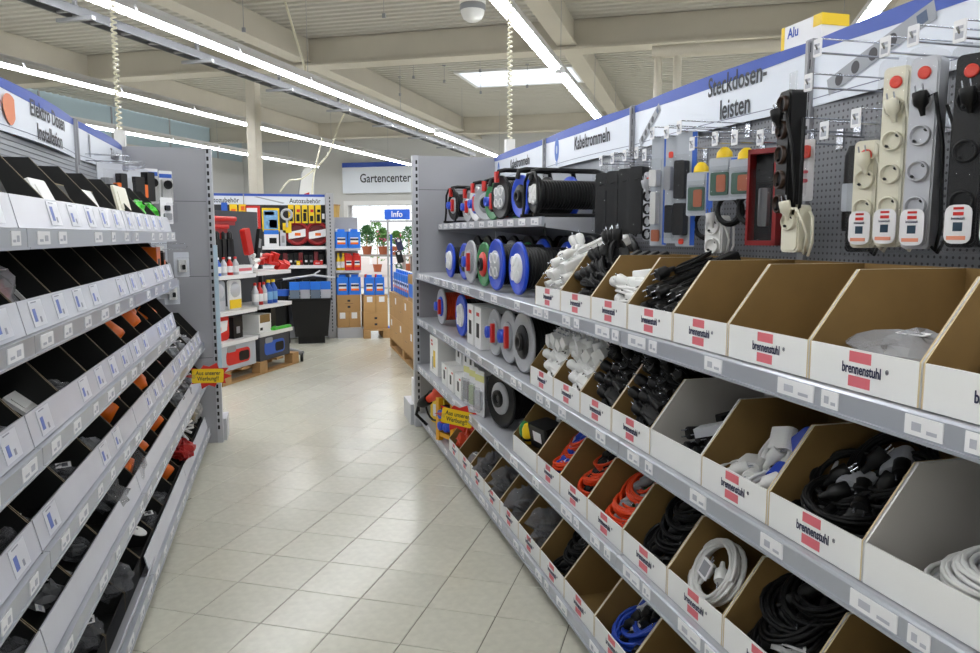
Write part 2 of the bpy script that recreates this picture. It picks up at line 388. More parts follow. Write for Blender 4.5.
# --- right-hand gondola
G = tag(E('gondola_shelf', (0, 0, 0)), 'long grey shelf unit of cable reels and cardboard bins along the right', 'shelf unit')
O('end_panel', MB().box(1.0, 2.2, 5.80, 5.845, .0, 2.085).mesh('end_panel', steel), G)
O('end_post', MB().box(.955, 1.0, 5.78, 5.845, 0, 2.085).mesh('end_post', shelfm), G)
slots(G, .985, 5.779, .12, 2.06, 'y')
O('panel_seam', MB().box(1.0, 2.2, 5.7985, 5.80, 1.83, 1.834).mesh('seam', mat('seam', (96, 96, 100), .6)), G)
for i in range(5):
    ya, yb = RB[i + 1], RB[i]
    O('back_panel', MB().box(1.6, 1.62, ya + .02, yb - .02, .1, 2.0).mesh('back_panel', peg if i > 1 else slatm), G)
    O('upright', once('upR', lambda: MB().box(1.59, 1.63, -.015, .015, 0, 2.09).mesh('upright', steel)), G, (0, ya, 0))
    slots(G, 1.589, ya, 1.45, 2.06, 'x')
    for tn, z in rtier.items():
        xf = .975 if tn != 'bottom' else .985
        sh = O('shelf_board', once(('sbR', tn, round(yb - ya, 2)), lambda: MB().box(xf + .012, 1.59, -(yb - ya) / 2 + .004, (yb - ya) / 2 - .004, z - .03, z - .003).mesh('shelf_board', shelfm)), G, (0, (ya + yb) / 2, 0))
        ra = O('price_rail', once(('prR', tn, round(yb - ya, 2)), lambda: MB().prism([(xf, z - .046), (xf + .012, z - .046), (xf + .012, z), (xf + .004, z), (xf, z - .004)], -(yb - ya) / 2 + .002, (yb - ya) / 2 - .002, 'y').box(xf - .006, xf, -(yb - ya) / 2 + .002, (yb - ya) / 2 - .002, z - .048, z - .042).mesh('price_rail', railm)), G, (0, (ya + yb) / 2, 0))
        n = 4
        for k in range(n):
            yy = -(yb - ya) / 2 + (k + .5) * (yb - ya) / n + rng.uniform(-.05, .05)
            price_label(ra, yy, z - .022, xf - .0015, 1, rng.choice((.075, .075, .11)))
            if rng.random() < .5: price_label(ra, yy - .1, z - .022, xf - .0015, 1, .045)
    O('plinth', once(('plR', round(yb - ya, 2)), lambda: MB().box(1.03, 1.05, -(yb - ya) / 2, (yb - ya) / 2, 0, .075).mesh('plinth', mat('plinth_dark', (70, 70, 74), .6))), G, (0, (ya + yb) / 2, 0))
# short reel shelf across the two far bays
zt = 1.575
for i in range(2):
    ya, yb = RB[i + 1], RB[i]
    O('shelf_board', MB().box(1.165, 1.59, ya + .004, yb - .004, zt - .03, zt - .003).mesh('shelf_board', shelfm), G)
    ra = O('price_rail', MB().box(1.15, 1.165, ya + .004, yb - .004, zt - .045, zt).mesh('price_rail', railm), G)
    for k in range(6): price_label(ra, ya + .1 + k * .2, zt - .022, 1.1485, 1, .11)
for yy in (3.36, 4.6, 5.78):
    O('shelf_bracket', once('sbk', lambda: MB().prism([(1.17, zt - .05), (1.59, zt - .1), (1.59, zt - .003), (1.17, zt - .003)], -.004, .004, 'y').mesh('shelf_bracket', shelfm)), G, (0, yy, 0))

# --- left-hand gondola
ltier = [1.505, 1.258, .99, .735, .46, .115]            # floor of the bins in each tray row
GL = tag(E('gondola_shelf', (0, 0, 0)), 'long grey shelf unit with rows of black bins along the left', 'shelf unit')
O('end_panel', MB().box(-2.0, -.5, 5.70, 5.745, 0, 2.085).mesh('end_panel', steel), GL)
O('end_post', MB().box(-.5, -.462, 5.69, 5.75, 0, 2.085).mesh('end_post', shelfm), GL)
slots(GL, -.488, 5.689, .1, 2.06, 'y')
for zz in (1.72, 1.2, .62): O('panel_seam', once(('sm', zz), lambda: MB().box(-1.03, -.51, 5.6985, 5.70, zz, zz + .004).mesh('seam', MATS['seam'])), GL)
O('edge_sleeve', MB().box(-.475, -.448, 5.672, 5.69, .5, 1.42).mesh('edge_sleeve', mat('pale_blue_sleeve', (190, 212, 226), .35)), GL)
plab = [mat('clear_label', (222, 224, 232), .3), mat('faint_blue', (106, 126, 198), .5), mat('faint_grey', (150, 152, 166), .5), mat('label_red', (190, 90, 110), .6)]
def product_label(parent, x, y, z, k):
    m = once(('pd', k), lambda: MB().box(-.0006, .0006, -.05, .05, -.032, .032, 0).box(.0006, .0010, (-.036, -.03, -.032)[k % 3], (-.014, -.006, -.012)[k % 3], -.02, (.012, .018, .006)[k % 3], 1).box(.0006, .0010, .006, .018, -.024, -.010, 2).box(.0006, .0010, -.03, .01, .026, .029, 2).mesh('product_label', plab))
    O('product_label', m, parent, (x, y, z), (0, R(-12.4), 0))
for i in range(4):
    ya, yb = LB[i + 1], LB[i]
    O('back_panel', MB().box(-1.05, -1.03, ya + .02, yb - .02, .1, 2.0).mesh('back_panel', slatm), GL)
    O('upright', once('upL', lambda: MB().box(-1.06, -1.02, -.015, .015, 0, 2.09).mesh('upright', steel)), GL, (0, ya, 0))
    b = MB()
    for k in range(24): b.box(-1.03, -1.027, ya + .03, yb - .03, 1.42 + k * .022, 1.424 + k * .022)
    o = O('panel_groove', b.mesh('panel_groove', mat('groove', (132, 136, 142), .5)), GL); o['kind'] = 'stuff'
    for ti, z in enumerate(ltier):
        if i == 0 and ti < 3: continue
        h = (yb - ya) / 2; xf = -.565 if ti < 5 else -.55
        O('shelf_board', once(('sbL', ti, i), lambda: MB().box(-1.02, xf - .012, -h + .004, h - .004, z - .03, z - .003).mesh('shelf_board', shelfm)), GL, (0, (ya + yb) / 2, 0))
        ra = O('price_rail', once(('prL', ti, i), lambda: MB().box(xf - .012, xf, -h + .002, h - .002, z - .046, z).box(xf, xf + .005, -h + .002, h - .002, z - .048, z - .043).mesh('price_rail', railm)), GL, (0, (ya + yb) / 2, 0))
        for k in range(6):
            if rng.random() < .85: price_label(ra, -h + .1 + k * .208 + rng.uniform(-.03, .03), z - .022, xf + .0016, -1, rng.choice((.06, .075, .1)))
        sl = .02 if not (ti == 5 and i >= 2) else -.03
        fr = O('tray_front', once(('tf', ti, i), lambda: MB().prism([(xf - .02, z + .001), (xf - .016, z + .001), (xf - .016 - sl * .85, z + .079), (xf - .020 - sl * .85, z + .079)], -h + .004, h - .004, 'y').mesh('tray_front', facia)), GL, (0, (ya + yb) / 2, 0))
        for k in range(6):
            if ti < 4 and rng.random() < .8: product_label(fr, xf - .0236, -h + .12 + k * .2, z + .042, rng.randrange(3))
    O('plinth', once(('plL', i), lambda: MB().box(-.62, -.60, -(yb - ya) / 2, (yb - ya) / 2, 0, .085).mesh('plinth', MATS['plinth_dark'])), GL, (0, (ya + yb) / 2, 0))
for z in (.09,):
    O('end_cap_base', MB().box(-.98, -.44, 5.75, 5.98, 0, .16).mesh('end_cap_base', shelfm), GL)
    O('end_cap_base', MB().box(.93, 2.1, 5.85, 6.2, 0, .16).mesh('end_cap_base', shelfm), G)

# ------------------------------------------------------------------ bowed header signs
def header(side, ya, yb, z0, z1, words, label, bow=.03, size=.085, tx=.5, tz=.48):
    # panel bows towards the aisle; side +1 = right gondola (faces -x), -1 = left gondola (faces +x)
    xs = 1.6 if side > 0 else -1.03; n = 16; rz = RZR if side > 0 else RZL
    L = yb - ya; o = E('header_sign', (xs, (ya + yb) / 2, z0), rz)
    H = z1 - z0
    def strip(za_f, zb_f, dy, m, nm):
        b = MB(); vs = []
        for k in range(n + 1):
            u = k / n * 2 - 1; y = -bow * (1 - u * u) - dy; x = u * (L / 2 - .006)
            vs += [(x, y, za_f(u)), (x, y, zb_f(u)), (x, y + .006, zb_f(u)), (x, y + .006, za_f(u))]
        fs = []
        for k in range(n):
            a, c = 4 * k, 4 * k + 4
            for j in range(4): fs.append((a + j, c + j, c + (j + 1) % 4, a + (j + 1) % 4))
        b.add(vs, fs); b.add(vs[:4], [(0, 1, 2, 3)]); b.add(vs[-4:], [(3, 2, 1, 0)])
        return O(nm, b.mesh(nm, m), o)
    strip(lambda u: 0, lambda u: H - .012, 0, signw, 'panel')
    strip(lambda u: H - .03 - .018 * (1 - u * u), lambda u: H, .0015, blue, 'blue_stripe')
    strip(lambda u: .022, lambda u: .0245, .0012, mat('thin_line', (120, 124, 150), .5), 'line')
    if words:
        me = text(words, size, ink, .0014, .72 if side > 0 else .98).copy()
        x0 = (tx - .5) * L
        for v in me.vertices:
            X = v.co.x + x0; u = X / (L / 2); v.co.y = v.co.y - bow * (1 - u * u) - .0025; v.co.x = X; v.co.z += tz * H
        me.update(); O('lettering', me, o)
    O('sign_post', MB().box(L / 2 - .006, L / 2 + .006, -.02, .0, -.03, H).mesh('sign_post', steel), o)
    o['label'] = label; o['category'] = 'sign'; o['group'] = 'header signs over the shelves'
    return o, lambda X: -bow * (1 - (X / (L / 2)) ** 2) - .0022
def pic_strip(o, fy, x, z, ang, L, n, w=.045):
    # printed picture of a power strip
    g = MB(); c, s = math.cos(ang), math.sin(ang)
    def P(a, b_, d): X = x + a * c - b_ * s; return (X, fy(X) - d, z + a * s + b_ * c)
    def quad(a0, a1, b0, b1, d, mi):
        g.add([P(a0, b0, d), P(a1, b0, d), P(a1, b1, d), P(a0, b1, d)], [(0, 1, 2, 3)], mi)
    m = 10
    for k in range(m): quad(-L / 2 + L * k / m, -L / 2 + L * (k + 1) / m, -w / 2, w / 2, 0, 0)
    for k in range(n):
        a = -L / 2 + L * .08 + k * L * .7 / n + w * .4; vs = [P(a + w * .36 * math.cos(t * .5236), w * .36 * math.sin(t * .5236), .0006) for t in range(12)]
        g.add(vs, [tuple(range(12))], 1)
    quad(L * .36, L * .44, -w * .3, w * .3, .0006, 2)
    O('picture', g.mesh('picture', [mat('pic_grey', (160, 164, 172), .5), mat('pic_dark', (58, 58, 64), .5), mat('pic_blue', (70, 90, 120), .5)]), o)
def pic_reel(o, fy, x, z, r):
    g = MB()
    def disc(r_, d, mi, sx=.55): g.add([(x + r_ * sx * math.cos(t * .3142), fy(x) - d, z + r_ * math.sin(t * .3142)) for t in range(20)], [tuple(range(20))], mi)
    disc(r, 0, 0); disc(r * .35, .0006, 1)
    g.add([(x - r * .3, fy(x) - .0003, z - r), (x + r * .3, fy(x) - .0003, z - r), (x + r * .2, fy(x) - .0003, z - r * 1.3), (x - r * .2, fy(x) - .0003, z - r * 1.3)], [(0, 1, 2, 3)], 1)
    O('picture', g.mesh('picture', [mat('pic_reel_blue', (74, 116, 200), .5), mat('pic_light', (170, 190, 220), .5)]), o)
hz0, hz1 = 1.885, 2.085
o, f = header(1, 4.60, 5.80, hz0, hz1, 'Kabeltrommeln', 'header sign reading Kabeltrommeln at the far end of the right shelves', tx=.62, size=.09); pic_reel(o, f, -.42, .1, .05)
o, f = header(1, 3.35, 4.60, hz0, hz1, 'Kabeltrommeln', 'header sign with blue cable reel picture, second from the far right end', tx=.64, tz=.5, size=.1); pic_reel(o, f, -.36, .105, .07)
o, f = header(1, 2.10, 3.35, hz0, hz1, 'Steckdosen-\nleisten', 'header sign reading Steckdosenleisten above the hanging power strips', tx=.70, size=.098, tz=.52); pic_strip(o, f, -.43, .085, R(32), .25, 4, .04)
o, f = header(1, .85, 2.10, hz0, hz1, None, 'header sign with large power strip picture, nearest on the right'); pic_strip(o, f, -.33, .1, R(16), .42, 4, .05)
o, f = header(-1, 4.47, 5.70, hz0, hz1, 'Zubehör', 'small header sign at the far end of the left shelves', tx=.70, size=.09); 
O('picture', MB().box(-.40, -.375, f(-.38) - .001, f(-.38), .03, .15).mesh('picture', MATS['pic_grey']), o)
o, f = header(-1, 3.22, 4.47, hz0, hz1, 'Elektro Dosen\nInstallation', 'header sign reading Elektro Dosen Installation on the left', tx=.56, size=.095, tz=.44)
g = MB(); g.add([(-.42 + .075 * math.cos(t * .2618) * (1 + .25 * math.sin(t * .2618)), f(-.42) - .001, .09 + .06 * math.sin(t * .2618)) for t in range(24)], [tuple(range(24))])
O('picture', g.mesh('picture', mat('pic_orange', (236, 140, 96), .5)), o)
header(-1, 1.97, 3.22, hz0, hz1, None, 'plain header sign nearest on the left')
# ------------------------------------------------------------------ cardboard bins and what lies in them
def bin_mesh(wd, dp, hf, hp, sd, mats, key):
    # open display bin: low front, sides rising on a slope to a tall back; front at y = 0
    def mk():
        b = MB(); t = .004; x0, x1 = -wd / 2, wd / 2
        side = [(0, 0), (dp, 0), (dp, hp), (sd, hp), (0, hf)]
        b.prism(side, x0, x0 + t, 'x', 2, 0, 1); b.prism(side, x1 - t, x1, 'x', 2, 1, 0)
        b.box(x0 + t, x1 - t, .0, t, 0, hf, 0); b.box(x0 + t, x1 - t, t, t + .0006, t, hf - .001, 1)
        b.box(x0 + t, x1 - t, dp - t, dp, 0, hp, 1); b.box(x0 + t, x1 - t, t, dp - t, 0, t, 1)
        return b.mesh('bin', mats)
    return once(('bin', key, round(wd, 3)), mk)
logo_t = text('brennenstuhl', .027, navy, .0006, .68)
reg_t = text('®', .012, navy, 0, .8)
def logo(o, z=.040, dx=0, s=1):
    O('lettering', logo_t, o, (dx + .004, -.0008, z), (0, 0, 0), (s, 1, s))
    O('registered_mark', reg_t, o, (dx + .0655 * s, -.0008, z + .006), (0, 0, 0), (s, 1, s))
    bm = once('bar', lambda: MB().box(-.027, .027, -.0006, 0, -.010, .010).mesh('logo_bar', pink))
    O('logo_bar', bm, o, (dx, 0, z + .0225 * s), (0, 0, 0), (s, 1, s)); O('logo_bar', bm, o, (dx, 0, z - .0225 * s), (0, 0, 0), (s, 1, s))
BW = [boxw, brown, edgec]
greyin = mat('white_cardboard_inside', (196, 192, 186), .7)
BG = [boxw, greyin, boxw]
BIN = {}
def rbin(tier, k, ya, yb, inner=BW, mark=True, hp=.215):
    z = rtier[tier]
    o = O('cardboard_bin', bin_mesh(ya - yb - .004, .37, .076, hp, .105, inner, inner[1].name + str(hp)), None, (1.0, (ya + yb) / 2, z), (0, 0, RZR))
    tag(o, '%s white-fronted cardboard bin from the far end on the %s right-hand shelf' % (ORD[k], tier), 'bin', 'bins on the %s right shelf' % tier)
    if mark: logo(o)
    BIN[(tier, k)] = (1.0, (ya + yb) / 2, z, ya - yb)
rows = {'top': [2.99, 2.69, 2.395, 2.11, 1.83, 1.566, 1.278, 1.0, .71, .42, .13],
        'middle': [3.05, 2.76, 2.48, 2.21, 1.94, 1.664, 1.387, 1.103, .82, .54],
        'lower': [3.30, 2.95, 2.675, 2.40, 2.11, 1.82, 1.54, 1.25, .96, .67],
        'bottom': [4.73, 4.44, 4.14, 3.83, 3.52, 3.21, 2.90, 2.615, 2.32, 2.03, 1.74, 1.45, 1.16]}
for t, ed in rows.items():
    for k in range(len(ed) - 1):
        gi = t == 'middle' and k in (4, 7)
        rbin(t, k, ed[k], ed[k + 1], BG if gi else BW, not gi and not (t == 'lower' and k == 0), hp=.215 if t != 'bottom' else .205)

def put(key, lx, ly, lz):                       # point inside a bin -> world
    x, y, z, w_ = BIN[key]; return (x + ly, y - lx, z + lz)
def rot(side_rz, rx=0, ry=0, rz=0):
    return (Matrix.Rotation(side_rz, 3, 'Z') @ Matrix.Rotation(R(rz), 3, 'Z') @ Matrix.Rotation(R(ry), 3, 'Y') @ Matrix.Rotation(R(rx), 3, 'X')).to_euler()

# cable shapes (built flat around the origin)
def coil_mesh(Rr, r, turns, seed, m, ell=1.0):
    def mk():
        q = random.Random(seed); pts = []; n = 22; rad = [Rr * q.uniform(.8, 1.04) for _ in range(turns + 2)]; hh = [q.uniform(-1, 1) * r * 3.2 for _ in range(turns + 2)]
        ph = [q.uniform(-.1, .1) * Rr for _ in range(turns + 2)]
        for k in range(turns * n + 1):
            i = k // n; f = (k % n) / n; f2 = f * f * (3 - 2 * f)
            a = 2 * math.pi * k / n; R_ = rad[i] * (1 - f2) + rad[i + 1] * f2; h = hh[i] * (1 - f2) + hh[i + 1] * f2; p_ = ph[i] * (1 - f2) + ph[i + 1] * f2
            pts.append((R_ * math.cos(a) * ell + p_, R_ * math.sin(a) + p_ * .5, h + .25 * r * math.sin(3 * a + i)))
        return MB().tube(pts, r, 6).mesh('coil', m)
    return once(('coil', Rr, r, turns, seed, m.name, ell), mk)
def plug_mesh(m):
    return once(('plug', m.name), lambda: MB().lathe([(.006, -.03), (.009, -.01), (.018, 0), (.019, .03), (.017, .034)], n=12).lathe([(.0024, .034), (.0024, .052)], (.0095, 0, 0), n=6, mi=1).lathe([(.0024, .034), (.0024, .052)], (-.0095, 0, 0), n=6, mi=1).mesh('plug', [m, chrome]))
def cable_ring(loc, side, m, pm, lab, cat, group, Rr=.068, r=.0045, turns=9, seed=1, rx=0, ry=0, rz=0, band=None, nplug=2):
    o = O('cable_coil', coil_mesh(Rr, r, turns, seed, m), None, loc, rot(side, rx, ry, rz)); tag(o, lab, cat, group)
    for k in range(nplug):
        O('plug', plug_mesh(pm), o, (Rr * (.35 - .6 * k), Rr * (.1 - .35 * k), .006 + .004 * k), (R(80), R(20), R(40 + 120 * k)))
    if band:
        O('label_band', once(('band', band.name, Rr), lambda: MB().rbox(-.034, .034, -.028, .028, -.016, .016, .014, axis='y').mesh('label_band', band)), o, (-Rr * .35, Rr * .55, .012), (0, 0, R(30)))
    return o
def hank(loc, side, m, pm, lab, cat, group, L=.2, seed=1, rx=0, ry=0, rz=0, r=.0048):
    # folded flex tied in the middle, plug lying on top
    if side == RZR: loc = (max(loc[0], 1.0 + (L * .5 + .075) * abs(math.sin(R(rz))) * abs(math.cos(R(ry))) + .05), loc[1], loc[2])
    o = O('cable_hank', coil_mesh(.031, r, 8, seed, m, L / .062), None, loc, rot(side, rx, ry, rz)); tag(o, lab, cat, group)
    O('tie', once(('tie', m.name), lambda: MB().tube([(0, .031 * math.cos(t * .628), .018 * math.sin(t * .628)) for t in range(10)], .003, 5, True).mesh('tie', blackp)), o)
    O('plug', plug_mesh(pm), o, (-L * .5, .0, .012), (0, R(-80), 0))
    O('coupling', once(('cpl', pm.name), lambda: MB().rbox(-.05, .05, -.02, .02, -.018, .018, .008, axis='x').mesh('coupling', pm)), o, (L * .18, .012, .022))
    return o
def lump_mesh(seed, m, sharp=.22):
    def mk():
        q = random.Random(seed); b = MB(); n, k = 18, 10; vs = []
        for j in range(k + 1):
            for i in range(n):
                a = 2 * math.pi * i / n; v = math.pi * j / k; s = 1 + q.uniform(-sharp, sharp)
                vs.append((s * math.sin(v) * math.cos(a), s * math.sin(v) * math.sin(a), s * math.cos(v)))
        b.add(vs, [(j * n + i, j * n + (i + 1) % n, (j + 1) * n + (i + 1) % n, (j + 1) * n + i) for j in range(k) for i in range(n)])
        return b.mesh('bag', m)
    return once(('lump', seed, m.name, sharp), mk)
def bag(loc, side, m, size, lab, cat='bag', group=None, seed=1, rx=0, ry=0, rz=0, label=True, inside=None, sharp=.22):
    o = O('plastic_bag', lump_mesh(seed, m, sharp), None, loc, rot(side, rx, ry, rz), size); tag(o, lab, cat, group)
    inv = (1 / size[0], 1 / size[1], 1 / size[2])
    if inside: O('contents', inside, o, (0, 0, 0), (0, 0, 0), ((.6, .6, .6) if inside.name.startswith('bag') else (inv[0] * .8, inv[1] * .8, inv[2] * .8)))
    if label: O('bag_label', once('baglab', lambda: MB().box(-.028, .028, -.02, .02, 0, .002).box(-.02, .02, -.012, .004, .002, .0024, 1).mesh('bag_label', [paper, print_grey])), o, (0.1, -.2, .98), (0, 0, R(20)), inv)
    return o

RS = RZR
# --- top row
k = ('top', 0)
stripb = lambda m, n, L: once(('sb', m.name, n, L), lambda: (lambda b: ([b.lathe([(.019, 0), (.019, .003), (.015, .003), (.014, -.004)], (-L / 2 + .05 + i * (L - .07) / n, 0, .0195), n=12) for i in range(n)], b.rbox(-L / 2, L / 2, -.026, .026, -.02, .02, .009, axis='x'))[1])(MB()).mesh('strip', [m]))
def lying_strip(loc, side, m, n, L, lab, group, **kw):
    loc = (max(loc[0], 1.0 + L * .5 + .02), loc[1], loc[2] + .02)
    o = O('power_strip', stripb(m, n, L), None, loc, rot(side, **kw)); tag(o, lab, 'power strip', group)
    O('cord', coil_mesh(.022, .004, 4, 3, m, 3.2), o, (0, .0, .036)); O('plug', plug_mesh(m), o, (-L * .32, 0, .045), (0, R(-90), 0))
    return o
g = 'white power strips in the first top bin'
for lx, ly, lz, rx, rz in ((-.08, .16, .11, 12, 84), (.0, .17, .07, 6, 92), (.07, .17, .10, 10, 97), (-.03, .16, .155, 20, 88), (.05, .18, .19, 24, 95)):
    lying_strip(put(k, lx, ly, lz), RS, whitep, 4, .30, 'white power strip in the first bin of the top right shelf, %s' % {-.08: 'far lower one', .0: 'middle lower one', .07: 'near lower one', -.03: 'far upper one', .05: 'topmost one'}[lx], g, ry=-22, rz=rz)
k = ('top', 1); g = 'black cable hanks in the second top bin'
for i in range(12):
    hank(put(k, -.10 + (i % 4) * .065, .13 + (i // 4) * .03, .05 + (i // 4) * .05), RS, rubber, blackp, 'black cable hank piled in the second bin of the top right shelf', 'cable', g, L=.26, seed=10 + i % 4, ry=-25, rz=88 + (i * 37) % 20 - 8)
k = ('top', 2); g = 'white cord packs in the third top bin'
for i, (lx, lz) in enumerate(((-.08, .05), (.0, .05), (.08, .05), (-.05, .095), (.05, .095))):
    hank(put(k, lx, .10 + .03 * (i > 2), lz), RS, whitep, whitep, 'white cord pack in the third bin of the top right shelf, %s one' % ['far bottom', 'middle bottom', 'near bottom', 'far upper', 'near upper'][i], 'cable', g, L=.17, seed=20 + i, rz=92 + i * 3, ry=-8)
for i in range(4): hank(put(k, -.03 + (i % 2) * .05, .06 + .03 * (i // 2), .06 + .045 * (i // 2)), RS, whitep, whitep, 'white cord hank at the front of the third top bin', 'cable', 'white hanks at the front of the third top bin', L=.14, seed=320 + i, ry=i * 6 - 8, rz=i * 14 - 20)
o = O('product_box', MB().rbox(-.085, .085, -.03, .03, 0, .05, .006, axis='x').mesh('product_box', whitep), None, put(k, .02, .155, .125), rot(RS, 0, -6, 8))
tag(o, 'white product box lying on the white cords in the top right shelf', 'box'); O('red_mark', MB().box(.05, .075, -.0312, -.03, .02, .038).mesh('red_mark', red), o)
k = ('top', 3); g = 'black power strips in the fourth top bin'
for i in range(9):
    lying_strip(put(k, -.09 + (i % 4) * .06, .16 + (i // 4) * .02, .045 + (i // 4) * .05), RS, blackp, 4, .29, 'black power strip piled in the fourth bin of the top right shelf', g, ry=-20, rz=85 + (i * 29) % 16)
bag(put(('top', 4), .03, .10, .03), RS, clear, (.08, .06, .03), 'small clear bag at the bottom of the fifth top bin', seed=3)
bag(put(('top', 6), .0, .12, .055), RS, film, (.13, .09, .05), 'crumpled clear bag of white cable in the seventh top bin', seed=4, inside=coil_mesh(.07, .005, 6, 41, whitep))
cable_ring(put(('top', 7), -.01, .12, .09), RS, whitep, whitep, 'white cable ring in clear film in the eighth top bin', 'cable', None, Rr=.1, r=.0065, turns=8, seed=42, rx=48)
bag(put(('top', 7), .0, .15, .09), RS, clear, (.125, .09, .08), 'clear bag around the white cable ring in the eighth top bin', seed=5, label=False, sharp=.12)
# --- middle row
for kk, n in ((0, 12), (1, 12)):
    k = ('middle', kk); g = 'white adapter cords in the %s middle bin' % ORD[kk]
    for i in range(n):
        hank(put(k, -.10 + (i % 4) * .066, .05 + (i // 4) * .045, .06 + (i // 4) * .055), RS, whitep, whitep, 'white adapter cord heaped in the %s bin of the middle right shelf' % ORD[kk], 'cable', g, L=.2, seed=50 + i % 5, rx=15, ry=65 if kk else 20, rz=90 + (i * 31) % 36 - 18)
    for i in range(4):
        o = O('socket_block', stripb(whitep, 3, .17), None, put(k, -.09 + i * .06, .14, .20 + .015 * (i % 2)), rot(RS, -60 + i * 9, -10, 90 if kk == 0 else 60 + 20 * i))
        tag(o, 'white socket block on the heap in the %s middle bin, %s from far side' % (ORD[kk], ORD[i]), 'socket', 'white socket blocks in the %s middle bin' % ORD[kk])
for kk in (2, 3):
    k = ('middle', kk); g = 'black cable hanks in the %s middle bin' % ORD[kk]
    for i in range(18):
        hank(put(k, -.085 + (i % 5) * .04, .06 + (i // 5) * .05, .05 + (i // 5) * .055), RS, rubber, blackp, 'black cable hank heaped in the %s bin of the middle right shelf' % ORD[kk], 'cable', g, L=.18, seed=60 + i % 6, rx=(i * 23) % 50, ry=(i * 41) % 60 - 10, rz=75 + (i * 47) % 30)
for kk, m, pm, word, n in ((0, whitep, whitep, 'white adapter cord', 15), (1, whitep, whitep, 'white adapter cord', 15), (2, rubber, blackp, 'black cable hank', 18), (3, rubber, blackp, 'black cable hank', 18)):
    k = ('middle', kk); g = ('white adapter cords' if kk < 2 else 'black cable hanks') + ' in the %s middle bin' % ORD[kk]
    for i in range(n):
        hank(put(k, -.03 + (i % 3) * .03, .06 + .026 * (i // 3), .06 + .042 * (i // 3)), RS, m, pm, word + ' heaped in the %s bin of the middle right shelf' % ORD[kk], 'cable', g, L=.12, seed=300 + i % 5, rx=(i * 37) % 40, ry=(i * 29) % 30 - 15, rz=(i * 53) % 40 - 20)
for i in range(12): hank(put(('top', 1), -.035 + (i % 3) * .035, .06 + .03 * (i // 3), .065 + .045 * (i // 3)), RS, rubber, blackp, 'black cable hank piled in the second bin of the top right shelf', 'cable', 'black cable hanks in the second top bin', L=.14, seed=310 + i % 3, ry=i * 8 - 20, rz=(i * 47) % 50 - 25)
for i in range(8): hank(put(('top', 0), -.03 + (i % 2) * .05, .06 + .03 * (i // 2), .06 + .045 * (i // 2)), RS, whitep, whitep, 'white cord hank piled in front in the first bin of the top shelf', 'cable', 'white cord hanks in the first top bin', L=.14, seed=315 + i % 3, ry=i * 8 - 10, rz=(i * 47) % 50 - 25)
k = ('middle', 4); g = 'black leads in the fifth middle bin'
for i in range(8):
    hank(put(k, -.075 + (i % 4) * .05, .1 + (i // 4) * .03, .035 + (i // 4) * .045), RS, rubber, blackp, 'black lead lying in the white-walled fifth bin of the middle shelf', 'cable', g, L=.18, seed=70 + i % 4, rz=82 + (i * 33) % 16, ry=-12)
o = O('carton_sleeve', MB().box(-.06, .06, -.03, .03, 0, .025).mesh('carton_sleeve', silverp), None, put(k, .03, .12, .10), rot(RS, 0, -18, 40)); tag(o, 'silver grey cardboard sleeve on the black leads in the fifth middle bin', 'packaging')
k = ('middle', 5); g = 'white cable rings in the sixth middle bin'
for i, (lx, ly, lz, rx, ry) in enumerate(((-.07, .08, .04, 10, 0), (.06, .08, .05, 15, 5), (-.02, .15, .09, 60, 12), (.07, .16, .11, 62, -18))):
    cable_ring(put(k, lx, ly, lz), RS, whitep, whitep, 'white flat cable ring in the sixth bin of the middle shelf, %s from front' % ORD[i], 'cable', g, Rr=.07, r=.0045, turns=8, seed=80 + i, rx=rx, ry=ry, band=mat('blue_band', (40, 74, 190), .4) if i % 2 else whitep)
k = ('middle', 6); g = 'black cable rings in the seventh middle bin'
for i, (lx, ly, lz, rx, ry) in enumerate(((-.06, .1, .04, 8, 0), (.03, .11, .06, 14, 6), (-.03, .11, .085, 12, 10), (-.07, .15, .11, 34, 12), (.03, .18, .13, 42, -14), (-.02, .2, .16, 44, 6))):
    cable_ring(put(k, lx, ly, lz), RS, rubber, blackp, 'black cable ring in the seventh bin of the middle right shelf, %s from front' % ORD[i], 'cable', g, Rr=.085, r=.005, turns=9, seed=90 + i, rx=rx, ry=ry, band=silverp if i in (2, 4) else None)
k = ('middle', 7)
for i in range(3): cable_ring(put(k, .0 + .03 * i, .14, .03 + .03 * i), RS, whitep, whitep, 'white cable ring in the white-walled eighth middle bin, %s' % ('lowest', 'second', 'topmost')[i], 'cable', 'white rings in the eighth middle bin', Rr=.1, r=.005, turns=8, seed=97 + i, rx=5, band=MATS['blue_band'] if i == 2 else None)
k = ('middle', 8)
cable_ring(put(k, .0, .14, .05), RS, whitep, whitep, 'white cable ring in the nearest bin of the middle right shelf', 'cable', None, Rr=.1, seed=99, rx=12, band=MATS['blue_band'])
# --- lower row
k = ('lower', 0)
for i, (m, lx, ly, lz) in enumerate(((blackp, .04, .10, .075), (blackp, .02, .20, .13))):
    o = O('battery_pack', MB().rbox(-.08, .08, -.05, .05, 0, .10, .012).mesh('battery_pack', m), None, put(k, lx, ly, lz), rot(RS, 10 - 14 * i, 0, 10 - 18 * i)); tag(o, ('black timer case at the front of the first lower bin', 'black timer case stacked behind in the first lower bin')[i], 'timer')
    O('sticker', MB().box(-.035, .035, -.0512, -.05, .03, .075).mesh('sticker', paper), o)
for m, lx, lab in ((greenp, -.11, 'green plastic coupling in the first lower bin'), (yellow, -.07, 'yellow plastic coupling in the first lower bin')):
    o = O('coupling', MB().lathe([(.012, 0), (.03, .01), (.034, .05), (.026, .08), (.01, .1)], n=14).mesh('coupling', m), None, put(k, lx, .06, .06), rot(RS, 20, 10)); tag(o, lab, 'coupling')
    O('ring', MB().lathe([(.036, .03), (.036, .042)], n=14).mesh('ring', blackp), o)
